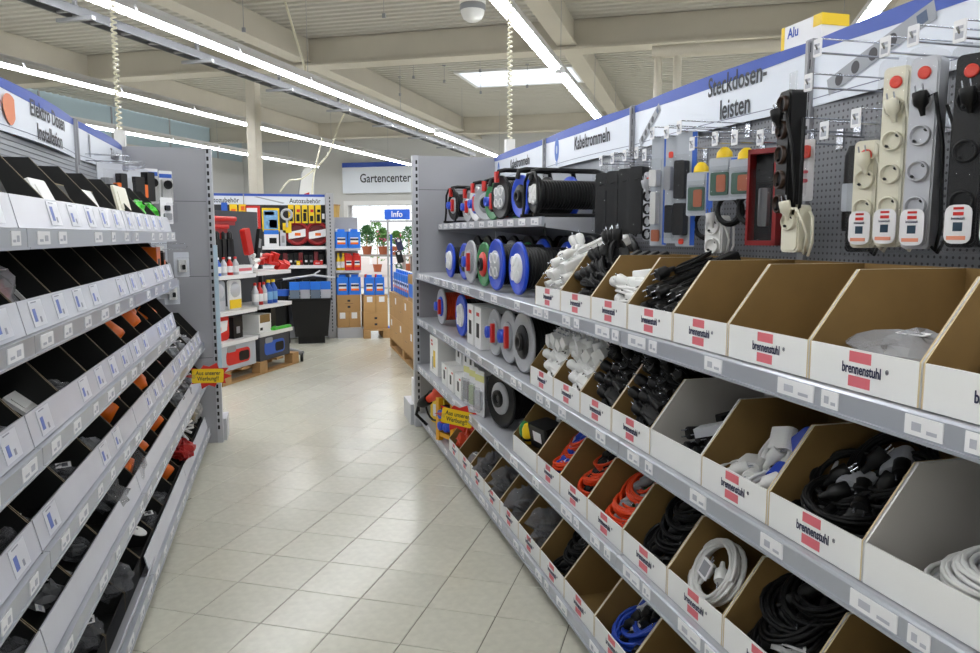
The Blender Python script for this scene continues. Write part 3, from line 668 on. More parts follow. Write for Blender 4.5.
def cords(key, m, pm, n, lab, g, Rr=.07, r=.0055, band=None, base=.035):
    q = random.Random(key[1] * 7 + len(key[0]))
    for i in range(n):
        cable_ring(put(key, q.uniform(-.06, -.01), .09 + .022 * i, base + .03 * i), RS, m, pm, lab + ', %s from front' % ORD[i], 'cable', g, Rr=Rr, r=r, turns=8, seed=100 + key[1] * 10 + i, rx=q.uniform(15, 50), ry=q.uniform(-15, 15), band=band if i % 2 == 0 else None)
silverlab = mat('foil_label', (206, 212, 226), .3)
cords(('lower', 1), orangec, bluep, 5, 'orange cable ring with pale label in the second lower bin', 'orange rings in the second lower bin', band=silverlab)
cords(('lower', 2), orangec, blackp, 5, 'orange cable ring with yellow label in the third lower bin', 'orange rings in the third lower bin', band=yellow)
cords(('lower', 3), orangec, greyp, 6, 'orange cable ring with green label in the fourth lower bin', 'orange rings in the fourth lower bin', Rr=.085, band=greenp)
cords(('lower', 4), rubber, blackp, 6, 'black cable ring in the fifth bin of the lower right shelf', 'black rings in the fifth lower bin', Rr=.08, band=None)
cable_ring(put(('lower', 5), -.05, .095, .095), RS, whitep, whitep, 'neat white cable ring standing in the sixth lower bin', 'cable', None, Rr=.088, r=.0055, turns=12, seed=150, rx=58, ry=-4)
o = O('tag', MB().box(-.022, .022, -.002, .002, -.025, .025).box(-.016, .016, -.0025, -.002, -.018, .018, 1).mesh('tag', [paper, greyp]), None, put(('lower', 5), -.045, .06, .11), rot(RS, -20, 10)); tag(o, 'small grey swing tag hanging on the neat white cable ring', 'tag')
bag(put(('lower', 5), .08, .22, .12), RS, film, (.05, .07, .06), 'crumpled bag behind the neat white cable ring', seed=8)
cords(('lower', 6), rubber, blackp, 6, 'black cable ring in the seventh bin of the lower right shelf', 'black rings in the seventh lower bin', Rr=.088)
bag(put(('lower', 6), .0, .09, .055), RS, mat('foil', (190, 190, 190), .3), (.05, .03, .02), 'silver foil bag lying on black cables in the seventh lower bin', seed=9, rz=20)
cords(('lower', 7), rubber, blackp, 3, 'black cable ring in the eighth bin of the lower right shelf', 'black rings in the eighth lower bin', Rr=.08)
# --- bottom row
bag(put(('bottom', 0), -.02, .12, .09), RS, mat('orange_bag', (226, 74, 34), .3, bump=(40, .6)), (.09, .09, .085), 'orange bagged cable in the first bottom bin', seed=11, label=False)
bag(put(('bottom', 1), .0, .09, .05), RS, film, (.08, .06, .04), 'small clear bag with red parts in the second bottom bin', seed=12, inside=coil_mesh(.05, .007, 4, 160, red))
for kk, sd in ((2, 13), (3, 14), (4, 15), (5, 16)):
    bag(put(('bottom', kk), -.02, .105, .085), RS, darkfilm, (.11, .095, .08), 'crumpled grey bag with black cable in the %s bottom bin' % ORD[kk], seed=sd, inside=coil_mesh(.08, .007, 6, 170 + kk, rubber), label=False, sharp=.34)
cords(('bottom', 6), rubber, blackp, 5, 'black cable ring with white tag in the seventh bottom bin', 'black rings in the seventh bottom bin', band=paper)
cords(('bottom', 8), mat('blue_cable', (30, 70, 180), .4), blackp, 4, 'blue cable ring in the ninth bottom bin', 'blue rings in the ninth bottom bin', Rr=.085, band=paper)
cords(('bottom', 10), rubber, blackp, 3, 'black cable ring in the eleventh bottom bin', 'black rings in the eleventh bottom bin')
# ------------------------------------------------------------------ cable reels
def reel(loc, side, lab, group, r=.13, L=.16, disc=bluep, cable=rubber, hub=whitep, hubstyle='4', frame=blackp, handle=True, accent=None, rz=0, parts=True):
    o = E('cable_reel', loc, 0); o.rotation_euler = rot(side, 0, 0, rz); tag(o, lab, 'cable reel', group)
    cz = r + (.022 if parts else .004)
    fd = O('front_disc', once(('fd', r, disc.name), lambda: MB().lathe([(0, .004), (r * .5, .004), (r * .55, 0), (r * .9, 0), (r * .96, -.004), (r, .002), (r, .012), (0, .012)], (0, 0, cz), 'y', 28).mesh('front_disc', disc)), o)
    pr = [(r * .74, .012)]; n = max(3, int(L / .016))
    for i in range(n):
        a = .012 + (L - .024) * i / n; d = (L - .024) / n; pr += [(r * .74, a), (r * .79, a + d * .3), (r * .79, a + d * .7), (r * .74, a + d)]
    O('cable_winding', once(('cw', r, L, cable.name), lambda: MB().lathe(pr, (0, 0, cz), 'y', 24).mesh('cable_winding', cable)), o)
    O('back_disc', once(('bd', r, L, disc.name), lambda: MB().lathe([(0, L - .012), (r, L - .012), (r, L), (0, L)], (0, 0, cz), 'y', 28).mesh('back_disc', disc)), o)
    hb = O('hub', once(('hub', r, hub.name), lambda: MB().lathe([(0, -.012), (r * .5, -.012), (r * .56, -.006), (r * .56, .004)], (0, 0, cz), 'y', 24).mesh('hub', hub)), o)
    if hubstyle == '4':
        for sx, sz in ((1, 1), (-1, 1), (1, -1), (-1, -1)):
            O('socket', once(('sk', r), lambda: MB().lathe([(r * .2, -.004), (r * .2, -.016), (r * .17, -.016), (r * .16, -.011), (0, -.011)], (0, 0, 0), 'y', 14).box(-.006, -.003, -.0118, -.0112, -.002, .002, 1).box(.003, .006, -.0118, -.0112, -.002, .002, 1).mesh('socket', [whitep, blackp])), hb, (sx * r * .26, 0, cz + sz * r * .26))
    elif hubstyle == 'cee':
        O('blue_socket', once(('bs', r), lambda: MB().lathe([(r * .26, .0), (r * .26, -.04), (r * .2, -.042), (0, -.03)], (0, 0, 0), 'y', 14).mesh('blue_socket', bluep)), hb, (-r * .2, 0, cz))
        O('red_socket', once(('rs', r), lambda: MB().rbox(-r * .1, r * .12, -.03, 0, -r * .42, r * .42, .01, axis='y').mesh('red_socket', red)), hb, (r * .22, 0, cz))
    else:
        O('axle', once(('ax', r), lambda: MB().lathe([(r * .3, -.012), (r * .3, -.026), (r * .16, -.026), (r * .14, .0)], (0, 0, 0), 'y', 18).mesh('axle', blackp)), hb, (0, 0, cz))
    # tubular stand: two hoops joined over the top
    def stand():
        b = MB()
        for y in (-.018, L + .012):
            b.tube([(-r * .9, y - .01, .01), (-r * .98, y, cz * .6), (-r * .9, y, cz + r * .7), (-r * .45, y, cz + r * 1.12), (r * .45, y, cz + r * 1.12), (r * .9, y, cz + r * .7), (r * .98, y, cz * .6), (r * .9, y - .01, .01)], .008, 6)
        for x in (-r * .9, r * .9): b.tube([(x, -.04, .01), (x, L + .03, .01)], .009, 6)
        return b.mesh('stand', frame)
    if parts: O('stand', once(('st', r, L, frame.name), stand), o)
    if handle:
        hy0, hy1 = -.02, L + .02; zt_ = cz + r * 1.08
        O('handle', once(('ha', r, L), lambda: MB().tube([(0, hy0, zt_ - .03), (0, hy0 + .01, zt_ + .012), (0, hy0 + .05, zt_ + .02), (0, hy1 - .05, zt_ + .02), (0, hy1 - .01, zt_ + .012), (0, hy1, zt_ - .03)], .013, 8).mesh('handle', blackp)), o)
        if accent: O('clip', once(('cl', r, accent.name), lambda: MB().box(-.012, .012, -.010, .010, -.03, .03).mesh('clip', accent)), o, (0, -.022, zt_ - .02))
    return o
zt0 = 1.575
gt = 'cable reels on the short upper shelf'
silvergrey = mat('reel_grey', (176, 178, 182), .35)
reel((1.20, 5.46, zt0), RZR, 'black cable reel with white hub at the far end of the upper shelf', gt, .105, .2, blackp, rubber, silvergrey, 'cee', frame=blackp, accent=red, rz=10)
reel((1.22, 5.10, zt0), RZR, 'slim cable reel with red clip second on the upper shelf', gt, .10, .16, greyp, rubber, whitep, 'cee', accent=red, rz=8, parts=False)
reel((1.22, 4.88, zt0), RZR, 'slim cable reel with white band third on the upper shelf', gt, .112, .16, whitep, rubber, bluep, 'cee', accent=red, rz=8, parts=False)
reel((1.24, 4.68, zt0), RZR, 'cable reel wound with orange cable on the upper shelf', gt, .112, .2, silvergrey, orangec, greyp, 'axle', accent=red, rz=34, parts=False)
reel((1.22, 4.46, zt0), RZR, 'cable reel with green rim on the upper shelf', gt, .11, .18, greenp, rubber, blackp, 'cee', rz=10, parts=False)
reel((1.19, 4.19, zt0), RZR, 'large black cable reel with grey socket face and red bracket', gt, .122, .3, blackp, rubber, silvergrey, '4', accent=red, rz=8, parts=False)
reel((1.21, 3.87, zt0), RZR, 'blue rimmed cable reel with black hub on the upper shelf', gt, .112, .3, bluep, rubber, blackp, 'axle', rz=8, parts=False)
for i, yy in enumerate((3.58, )):
    reel((1.19, yy, zt0), RZR, 'black barrel reel with four white sockets at the near end of the upper shelf', gt, .09, .36, blackp, rubber, whitep, '4', rz=4)
gs = 'cable reels on the top full shelf'
z = rtier['top']
reel((1.06, 4.95, z), RZR, 'blue cable reel farthest along the top full shelf', gs, .112, .26, bluep, rubber, whitep, '4', rz=2, handle=False, parts=False)
reel((1.09, 4.66, z), RZR, 'narrow blue cable reel behind the grey one on the top full shelf', gs, .115, .26, bluep, rubber, blackp, 'axle', rz=2, handle=False, parts=False)
reel((1.05, 4.34, z), RZR, 'grey metal cable reel with blue socket on the top full shelf', gs, .124, .26, silvergrey, rubber, greyp, 'cee', rz=2, handle=False, parts=False)
reel((1.05, 4.03, z), RZR, 'green cable reel with red hub on the top full shelf', gs, .12, .26, greenp, rubber, red, 'axle', rz=2, handle=False, parts=False)
reel((1.03, 3.71, z), RZR, 'large blue cable reel with pale hub on the top full shelf', gs, .13, .26, bluep, rubber, silvergrey, '4', rz=2, handle=False, parts=False)
reel((1.05, 3.40, z), RZR, 'blue cable reel with long black winding nearest the bins', gs, .124, .26, bluep, rubber, whitep, '4', rz=2, handle=False, parts=False)
gm = 'cable reels on the middle shelf'
z = rtier['middle']
reel((1.06, 5.25, z), RZR, 'grey disc reel of orange cable at the far end of the middle shelf', gm, .125, .26, silvergrey, orangec, bluep, 'cee', rz=2, handle=False, parts=False)
reel((1.05, 4.58, z), RZR, 'blue cable reel with white sockets on the middle shelf', gm, .13, .26, bluep, rubber, whitep, '4', rz=2, handle=False, parts=False)
reel((1.05, 3.80, z), RZR, 'grey metal reel with blue and red sockets beside the white cartons', gm, .12, .26, silvergrey, rubber, greyp, 'cee', rz=2, handle=False, parts=False)
reel((1.05, 3.55, z), RZR, 'grey metal reel with blue and red sockets in the middle', gm, .13, .26, silvergrey, rubber, greyp, 'cee', rz=2, handle=False, parts=False)
reel((1.04, 3.28, z), RZR, 'large grey reel with open black hub next to white cords', gm, .14, .26, silvergrey, rubber, blackp, 'axle', rz=2, handle=False, parts=False)
for tn, ys in (('top', (5.35, 5.06, 4.76, 4.46, 4.16, 3.86, 3.56, 3.26)), ('middle', (5.5, 5.2, 4.9, 4.6, 4.3, 4.0, 3.7, 3.4)), ('lower', (5.0, 4.0, 3.45))):
    for i, yy in enumerate(ys):
        reel((1.345, yy, rtier[tn]), RZR, '%s black cable drum from the far end in the back row, %s shelf' % (ORD[i], tn), 'black drums in the back row of the %s shelf' % tn, .138, .2, blackp, rubber, blackp, 'axle', handle=False, parts=False)
gl = 'cable reels on the lower shelf'
reel((1.06, 3.72, rtier['lower']), RZR, 'big black cable drum with pale hub on the lower shelf', gl, .15, .3, blackp, rubber, silvergrey, 'axle', rz=14, handle=False, parts=False)
# cartons and packs between the reels
def carton_box(loc, side, w_, d_, h_, lab, m=boxw, group=None, marks=(), rz=0, name='product_box'):
    o = O(name, MB().box(-w_ / 2, w_ / 2, 0, d_, 0, h_).mesh(name, m), None, loc, rot(side, 0, 0, rz)); tag(o, lab, 'box', group)
    for i, (mm, x0, x1, z0, z1) in enumerate(marks): O('print', MB().box(x0, x1, -.001, 0, z0, z1).mesh('print', mm), o)
    return o
z = rtier['middle']
for i, yy in enumerate((4.26, 4.08)):
    carton_box((1.03, yy, z), RZR, .14, .3, .23, ('far white reel carton beside blue reel on the middle shelf', 'near white reel carton beside grey reel on the middle shelf')[i], marks=[(red, -.03, .03, .18, .2), (blackp, -.03, .03, .06, .14)], group='white reel cartons')
z = rtier['lower']
carton_box((1.02, 5.33, z), RZR, .3, .3, .27, 'large white carton with yellow picture at the far end of the lower shelf', marks=[(red, -.1, -.04, .2, .215), (red, -.1, -.05, .225, .24), (yellow, -.02, .05, .05, .17), (greyp, -.06, -.03, .03, .12)])
for i, (yy, zz, dx) in enumerate(((4.92, 0, 0), (4.72, .142, .1), (4.93, .142, .1), (4.72, 0, 0.0), (4.50, 0, 0), (4.50, .142, .08))):
    carton_box((1.01 + dx, yy, z + zz), RZR, .17, .16, .14, ['white lamp carton with black oval, farthest at the front', 'white lamp carton stacked in the middle of the back row', 'white lamp carton stacked farthest in the back row', 'white lamp carton at the front, second from the far end', 'pale lamp carton at the front beside blister packs', 'pale lamp carton on top beside blister packs'][i], marks=[(blackp, -.02, .025, .04, .10), (red, .03, .07, .115, .125)], group='lamp cartons on the lower shelf')
def blister(loc, side, w_, h_, lab, group, pic=greyp, col=paper, rz=0, dep=.02, band=None):
    o = E('blister_pack', loc); o.rotation_euler = rot(side, 0, 0, rz); tag(o, lab, 'pack', group)
    O('card', once(('bc', w_, h_, col.name), lambda: MB().rbox(-w_ / 2, w_ / 2, 0, .002, 0, h_, .006, axis='y').mesh('card', col)), o)
    O('item', once(('bi', w_, h_, pic.name, dep), lambda: MB().rbox(-w_ * .3, w_ * .3, -dep * .8, 0, h_ * .15, h_ * .6, .01, axis='y').mesh('item', pic)), o)
    O('window', once(('bw', w_, h_, dep), lambda: MB().rbox(-w_ * .4, w_ * .4, -dep, -dep + .002, h_ * .1, h_ * .68, .012, axis='y').mesh('window', clear)), o)
    if band: O('band', once(('bb', w_, h_, band.name), lambda: MB().box(-w_ / 2, w_ / 2, -.001, 0, h_ * .8, h_ * .95).mesh('band', band)), o)
    return o
for i in range(5):
    blister((1.02 + .02 * (i % 2), 4.28 - i * .07, z + (.0 if i < 5 else .13)), RZR, .11, .24, '%s clear blister pack from the far end beside the black cable drum' % ORD[i], 'blister packs on the lower shelf', pic=(greyp, silverp, mat('pale_green', (176, 196, 150), .5))[i % 3], rz=12, band=mat('pale_yellow', (226, 224, 150), .5))
# bottom shelf, far end: plug-in gear
z = rtier['bottom']
o = E('work_pump', (1.06, 5.42, z)); o.rotation_euler = rot(RZR, 0, 0, 20); tag(o, 'yellow pump with black cable loop at the far end of the bottom shelf', 'pump')
O('housing', MB().rbox(-.1, .1, 0, .16, 0, .2, .03, axis='y').mesh('housing', yellow), o); O('label', MB().box(-.06, .05, -.002, 0, .05, .14).mesh('label', paper), o)
O('cable', MB().tube([(.12 * math.cos(t * .35), -.03, .14 + .11 * math.sin(t * .35)) for t in range(18)], .008, 6, True).mesh('cable', rubber), o)
o = E('industrial_plug', (1.02, 5.20, z + .27)); o.rotation_euler = rot(RZR, 0, 60, 40); tag(o, 'large orange red industrial plug above the yellow pump', 'plug')
O('body', MB().lathe([(.025, -.1), (.035, -.02), (.05, 0), (.052, .1), (.045, .11)], n=16).mesh('body', mat('signal_red', (226, 66, 30), .4)), o); O('collar', MB().lathe([(.04, -.1), (.04, -.16), (.02, -.2)], n=14).mesh('collar', blackp), o)
O('lead', MB().tube([(0, 0, -.2), (.05, 0, -.26), (.15, .05, -.25)], .012, 6).mesh('lead', rubber), o)
o = E('industrial_plug', (1.08, 5.12, z + .002), 0); o.rotation_euler = rot(RZR, 0, 0, 10); tag(o, 'red industrial socket standing behind the yellow stand', 'plug')
O('body', MB().lathe([(.05, 0), (.055, .1), (.045, .17), (.02, .2)], n=16).mesh('body', red), o); O('lid', MB().box(-.045, .045, -.065, -.05, .05, .15).mesh('lid', red), o)
o = E('distributor_stand', (1.02, 4.90, z), 0); o.rotation_euler = rot(RZR, 0, 0, 20); tag(o, 'yellow tubular power distributor stand with blue sockets on the bottom shelf', 'distributor')
fy = mat('frame_yellow', (240, 172, 20), .4)
for x in (-.09, .09): O('frame_post', once('fp', lambda: MB().box(-.018, .018, -.018, .018, 0, .29).mesh('frame_post', fy)), o, (x, 0, 0))
O('cross_bar', MB().box(-.1, .1, -.012, .012, .03, .06).mesh('cross_bar', fy), o)
for x in (-.035, .035):
    for zz in (.11, .19): O('socket', once('dsk', lambda: MB().lathe([(.03, 0), (.03, -.035), (.022, -.038), (0, -.03)], (0, 0, 0), 'y', 14).mesh('socket', bluep)), o, (x, 0.0, zz))
O('panel', MB().box(-.075, .075, 0, .05, .07, .24).mesh('panel', blackp), o)
# jagged advertising flags clipped to the rails
def burst(loc, rz, lab, tilt=0):
    o = E('price_flag', loc); o.rotation_euler = (0, R(tilt), rz); tag(o, lab, 'sign', 'advertising flags')
    q = random.Random(5); pl = []
    for k in range(20):
        a = 2 * math.pi * k / 20; r = (1.0 if k % 2 == 0 else .66) * q.uniform(.85, 1.1); pl.append((.135 * r * math.cos(a), .085 * r * math.sin(a)))
    O('red_star', MB().prism(pl, .001, .003, 'y').mesh('red_star', red), o)
    O('yellow_plate', MB().rbox(-.1, .085, -.001, .001, -.042, .046, .012, axis='y').mesh('yellow_plate', yellow), o)
    O('lettering', text('Aus unserer\nWerbung!!', .036, ink, .0006, .8), o, (-.006, -.0016, .002))
    O('clip', MB().box(-.13, -.08, -.004, .006, -.012, .012).mesh('clip', clear), o)
burst((.92, 4.10, .465), R(-32), 'yellow and red jagged advertising flag on the right lower rail', 8)
burst((-.47, 4.95, .62), R(8), 'yellow and red jagged advertising flag on the left shelf end', 3)
# ------------------------------------------------------------------ goods on pegboard hooks, right side
def hook(g, x, y, z, side, L=.26, tagged=True, xb=1.6):
    # wire hook with an upturned tip and a ticket holder above it (child of the gondola)
    s = 1 if side > 0 else -1
    h = O('peg_hook', once(('hk', L), lambda: MB().tube([(0, 0, 0), (0, -L, 0), (0, -L - .012, .02)], .003, 6).tube([(0, 0, .035), (0, -L * .98, .035), (0, -L, .03)], .0022, 5).box(-.014, .014, -.006, .004, -.012, .045).mesh('peg_hook', chrome)), g, (x, y, z), (0, 0, RZR if s > 0 else RZL))
    if tagged: O('price_tag', once('ptg', lambda: MB().rbox(-.015, .015, -.0015, .0015, -.022, .022, .003, axis='y').box(-.010, .010, -.002, -.0015, -.015, -.002, 1).box(-.008, .009, -.002, -.0015, .004, .010, 1).mesh('price_tag', [paper, MATS['ticket_print']])), h, (0, -L - .004, .012))
    return h
schuko = lambda r, m: once(('schuko', r, m.name), lambda: MB().lathe([(r, .002), (r, -.008), (r * .88, -.010), (r * .82, -.008), (r * .78, .004), (0, .004)], (0, 0, 0), 'y', 20).box(-r * .12, r * .12, -.007, .0, r * .6, r * .8, 1).box(-r * .12, r * .12, -.007, .0, -r * .8, -r * .6, 1).lathe([(r * .15, .004), (r * .15, .002), (0, .002)], (r * .38, 0, 0), 'y', 6, 1).lathe([(r * .15, .004), (r * .15, .002), (0, .002)], (-r * .38, 0, 0), 'y', 6, 1).mesh('socket', [m, blackp]))
tiny = text('brennenstuhl', .013, navy, .0002, .62)
sw_red = mat('switch_red', (226, 62, 40), .3)  # plain red plastic, shared by the switches and small card prints
def strip(y, z1, z0, lab, body=creamp, n=4, x=1.36, wd=.056, rz=22, label=True, switch=True, cordm=None, sockm=None, film_=True, group='power strips on pegboard hooks', plugtop=None, plug=True):
    L = z1 - z0
    o = E('power_strip', (x, y, z0)); o.rotation_euler = rot(RZR, 0, 0, rz); tag(o, lab, 'power strip', group)
    bm = once(('hs', body.name, round(L, 3), wd), lambda: MB().rbox(-wd / 2, wd / 2, 0, .042, .004, L - .03, .012, axis='y', n=5).rbox(-wd / 2 + .004, wd / 2 - .004, -.004, .001, .01, L - .036, .012, axis='y', n=5).mesh('strip_body', body))
    bo = O('strip_body', bm, o)
    top = L - .045
    if switch:
        O('switch', once(('sw', sw_red.name), lambda: MB().lathe([(.014, -.003), (.014, -.007), (.010, -.008), (0, -.006)], (0, 0, 0), 'y', 16).mesh('switch', sw_red)), bo, (0, 0, top - .02)); top -= .055
    lo = .10 if label else .03
    for i in range(n):
        O('socket', schuko(wd * .38, sockm or body), bo, (0, -.005, top - .022 - i * (top - .02 - lo) / max(n - 1, 1) if n > 1 else top - .03), (0, R(45), 0))
    cm = cordm or body
    O('cord', once(('hc', cm.name, round(L, 3), wd), lambda: MB().tube([(wd * .3, .02, .02), (wd * .62, .015, .0), (wd * .8, .01, .05), (wd * .78, -.004, L * .5), (wd * .5, -.016, L * .75), (wd * .1, -.022, L * .72)], .0042, 6).tube([(wd * .6, .03, -.005), (wd * .95, .02, .03), (wd * .92, .02, L * .6), (wd * .6, .03, L * .7)], .0042, 6).mesh('cord', cm)), o)
    if plug: O('plug', plug_mesh(plugtop or cm), o, (wd * .1, -.024, L * .70), (R(8), R(-8), 0), (.82, .82, .82))
    if label:
        lb = O('card_label', once('hcl', lambda: MB().rbox(-.026, .026, -.0195, -.018, .012, .092, .016, axis='y').box(-.010, .010, -.0202, -.0195, .070, .077, 1).box(-.010, .010, -.0202, -.0195, .082, .087, 1).box(-.009, .009, -.0202, -.0195, .038, .056, 2).box(-.020, .016, -.0202, -.0195, .02, .028, 3).mesh('card_label', [paper, red, mat('teal_print', (30, 60, 80), .5), mat('peach_print', (232, 150, 120), .5)])), o)
        O('lettering', tiny, lb, (0, -.021, .064), (0, 0, 0), (.6, 1, .6))
    if film_: O('clear_sleeve', once(('slv', round(L, 3), wd), lambda: MB().rbox(-wd * .56, wd * .56, -.019, .045, -.01, L - .012, .02, axis='y').mesh('clear_sleeve', sleevef)), o)
    O('hang_tab', once(('tab', wd), lambda: MB().box(-.018, .018, .018, .021, L - .03, L + .018).mesh('hang_tab', clear)), o)
    return o
for i, y in enumerate((3.16, 3.04, 2.92, 2.81)):
    strip(y, 1.79, 1.49, ['farthest', 'second', 'third', 'fourth'][i] + ' slim black power strip hanging left of the blue cards', blackp, 0, label=False, switch=False, film_=True, plug=False, wd=.064, rz=30)
    hook(G, 1.6, y, 1.80, 1, .24)
strip(2.70, 1.76, 1.465, 'grey power strip with black sockets beside the blue cards', silverp, 4, sockm=blackp, label=False, switch=True, film_=False)
hook(G, 1.6, 2.70, 1.78, 1)
def card(y, z1, z0, wd, lab, col=paper, band=None, items=(), x=1.36, rz=25, side=RZR, name='blister_card', group='blister cards on pegboard hooks', dep=.03):
    o = E(name, (x, y, z0)); o.rotation_euler = rot(side, 0, 0, rz); tag(o, lab, 'pack', group); H = z1 - z0
    O('card', MB().rbox(-wd / 2, wd / 2, 0, .003, 0, H, .006, axis='y').mesh('card', col), o)
    if band: O('side_band', MB().box(wd * .26, wd * .5, -.001, 0, .004, H - .004).mesh('side_band', band), o)
    for m, a0, a1, h0, h1, d in items: O('item', MB().rbox(a0 * wd, a1 * wd, -d, -.0012, h0 * H, h1 * H, .006, axis='y').mesh('item', m), o)
    O('blister', MB().rbox(-wd * .44, wd * .44, -dep - .004, -dep, H * .05, H * .8, .01, axis='y').mesh('blister', sleevef), o)
    return o
cardblue = mat('card_blue', (40, 92, 190), .4); skyc = mat('card_sky', (120, 170, 214), .45); rust = mat('card_rust', (176, 96, 60), .5); dgreen = mat('card_green', (60, 96, 80), .5); lgrey = mat('card_grey', (176, 182, 190), .45)
card(2.62, 1.85, 1.45, .075, 'tall blue edged card with white switch pack, leftmost blister card', lgrey, cardblue, [(whitep, -.35, .1, .55, .7, .03), (whitep, -.3, .05, .2, .5, .025), (rust, -.4, .1, .04, .15, .004)])
card(2.51, 1.84, 1.46, .075, 'tall blue edged card with grey plug, second blister card', lgrey, cardblue, [(greyp, -.3, .1, .5, .72, .03), (sw_red, -.3, -.05, .8, .86, .004), (blackp, -.3, .1, .1, .36, .02)])
card(2.42, 1.845, 1.45, .08, 'tall grey card with two black adapters, third blister card', lgrey, cardblue, [(blackp, -.4, .15, .42, .75, .03), (blackp, -.4, .15, .1, .38, .03), (sw_red, -.3, -.05, .02, .07, .004)])
for y, z, n in ((2.62, 1.87, 0), (2.51, 1.86, 0), (2.42, 1.865, 0), (2.33, 1.80, 0), (2.19, 1.80, 0), (2.08, 1.79, 0), (1.95, 1.775, 0), (1.88, 1.80, 0), (1.75, 1.89, 0), (1.68, 1.76, 0), (1.57, 1.775, 0), (1.49, 1.92, 0), (1.41, 1.925, 0), (1.29, 1.905, 0), (1.72, 1.97, 1), (1.20, 1.95, 1)):
    hook(G, 1.6, y, z - .02, 1, .27)
def plugbox(y, z1, z0, lab):
    o = card(y, z1, z0, .105, lab, lgrey, cardblue, [(dgreen, -.42, .2, .12, .66, .004), (rust, -.2, .12, .2, .6, .006), (lgrey, -.42, .2, .7, .95, .004)], dep=.012, name='adapter_pack', group='boxed adapters on pegboard hooks')
    O('yellow_plug', MB().lathe([(.026, 0), (.024, .018), (.014, .03), (.008, .034)], n=14).mesh('yellow_plug', yellow), o, (-.01, .02, z1 - z0))
    O('cable', coil_mesh(.05, .006, 4, 7, rubber), o, (0, .035, -.03), (R(90), 0, 0))
    return o
plugbox(2.33, 1.70, 1.555, 'boxed adapter with yellow plug, leftmost of the three')
plugbox(2.19, 1.735, 1.60, 'boxed adapter with yellow plug in the middle of three')
plugbox(2.07, 1.72, 1.60, 'boxed adapter with yellow plug, rightmost of the three')
strip(2.30, 1.585, 1.425, 'short white double socket hanging under the boxed adapters', whitep, 2, x=1.40, label=False, switch=False, film_=False, wd=.07)
bag((1.45, 2.10, 1.545), RZR, darkfilm, (.07, .03, .06), 'dark bag of cable hanging under the boxed adapters', seed=21, label=False)
o = card(1.95, 1.735, 1.46, .095, 'red framed blister pack beside the tall black power strip', blackp, None, [(greyp, -.2, .1, .2, .6, .02), (blackp, -.3, .25, .65, .85, .02)], dep=.02, name='framed_pack')
for q in ((-.0475, -.040, 0, .275), (.036, .0475, 0, .275), (-.0475, .0475, 0, .014), (-.0475, .0475, .261, .275)): O('red_frame', MB().box(q[0], q[1], -.036, -.001, q[2], q[3]).mesh('red_frame', mat('dark_red', (138, 26, 26), .4)), o)
card(1.87, 1.755, 1.585, .05, 'small white label pack with red print behind the tall black strip', paper, None, [(sw_red, -.3, .3, .7, .9, .01), (pink, -.2, .2, .3, .36, .004), (pink, -.2, .2, .45, .5, .004)], x=1.42)
strip(1.805, 1.90, 1.545, 'tall black power strip with orange sockets hanging far forward', blackp, 5, x=1.30, wd=.065, rz=-8, label=False, switch=False, film_=False, sockm=mat('brown_black', (52, 34, 24), .4))  # all its sockets have one even brown-black colour
strip(1.775, 1.60, 1.44, 'small cream plug and cord pack under the tall black strip', creamp, 1, x=1.31, wd=.06, rz=10, label=False, switch=False, film_=False)
o = E('flashlight_pack', (1.42, 1.67, 1.50)); o.rotation_euler = rot(RZR, 0, 0, 25); tag(o, 'dark tubular pack hanging left of the cream power strips', 'pack')
O('tube', MB().lathe([(.026, 0), (.028, .01), (.028, .19), (.02, .215)], n=16).mesh('tube', blackp), o); O('label', MB().rbox(-.02, .02, -.03, -.028, .05, .12, .004, axis='y').mesh('label', lgrey), o)
strip(1.565, 1.745, 1.455, 'short cream power strip with loose cord, left of the tall cream one', creamp, 2, wd=.062)
strip(1.485, 1.90, 1.458, 'tall cream power strip with red switch and four sockets', creamp, 4, wd=.06)
strip(1.405, 1.905, 1.455, 'tall silver power strip with dark plug and red switch', silverp, 4, wd=.06, cordm=rubber, plugtop=blackp, sockm=silverp)
strip(1.345, 1.90, 1.465, 'black power strip hanging behind the tall silver one', blackp, 4, x=1.42, wd=.06, label=False, switch=False)
strip(1.285, 1.885, 1.46, 'tall black power strip with white card at the right edge', blackp, 3, wd=.062)
strip(1.20, 1.885, 1.46, 'second black power strip beyond the right picture edge', blackp, 3, wd=.062)
strip(1.75, 1.72, 1.44, 'dark power strip deep on the pegboard behind the cream cord', blackp, 4, x=1.5, label=False, switch=False, wd=.06)
# light bulb carton on top of the shelf
o = O('lamp_carton', MB().box(-.1, .1, 0, .1, 0, .095).mesh('lamp_carton', paper), None, (1.66, 2.24, 2.09), (0, 0, RZR)); tag(o, 'white and yellow carton reading Alu on top of the right shelves', 'box')
O('lettering', text('Alu', .045, blue, .001, .9), o, (-.04, -.001, .068)); O('yellow_end', MB().box(-.102, -.085, -.001, .101, 0, .096).mesh('yellow_end', yellow), o); O('yellow_end', MB().box(.06, .102, -.001, .101, 0.06, .096).mesh('yellow_end', yellow), o)
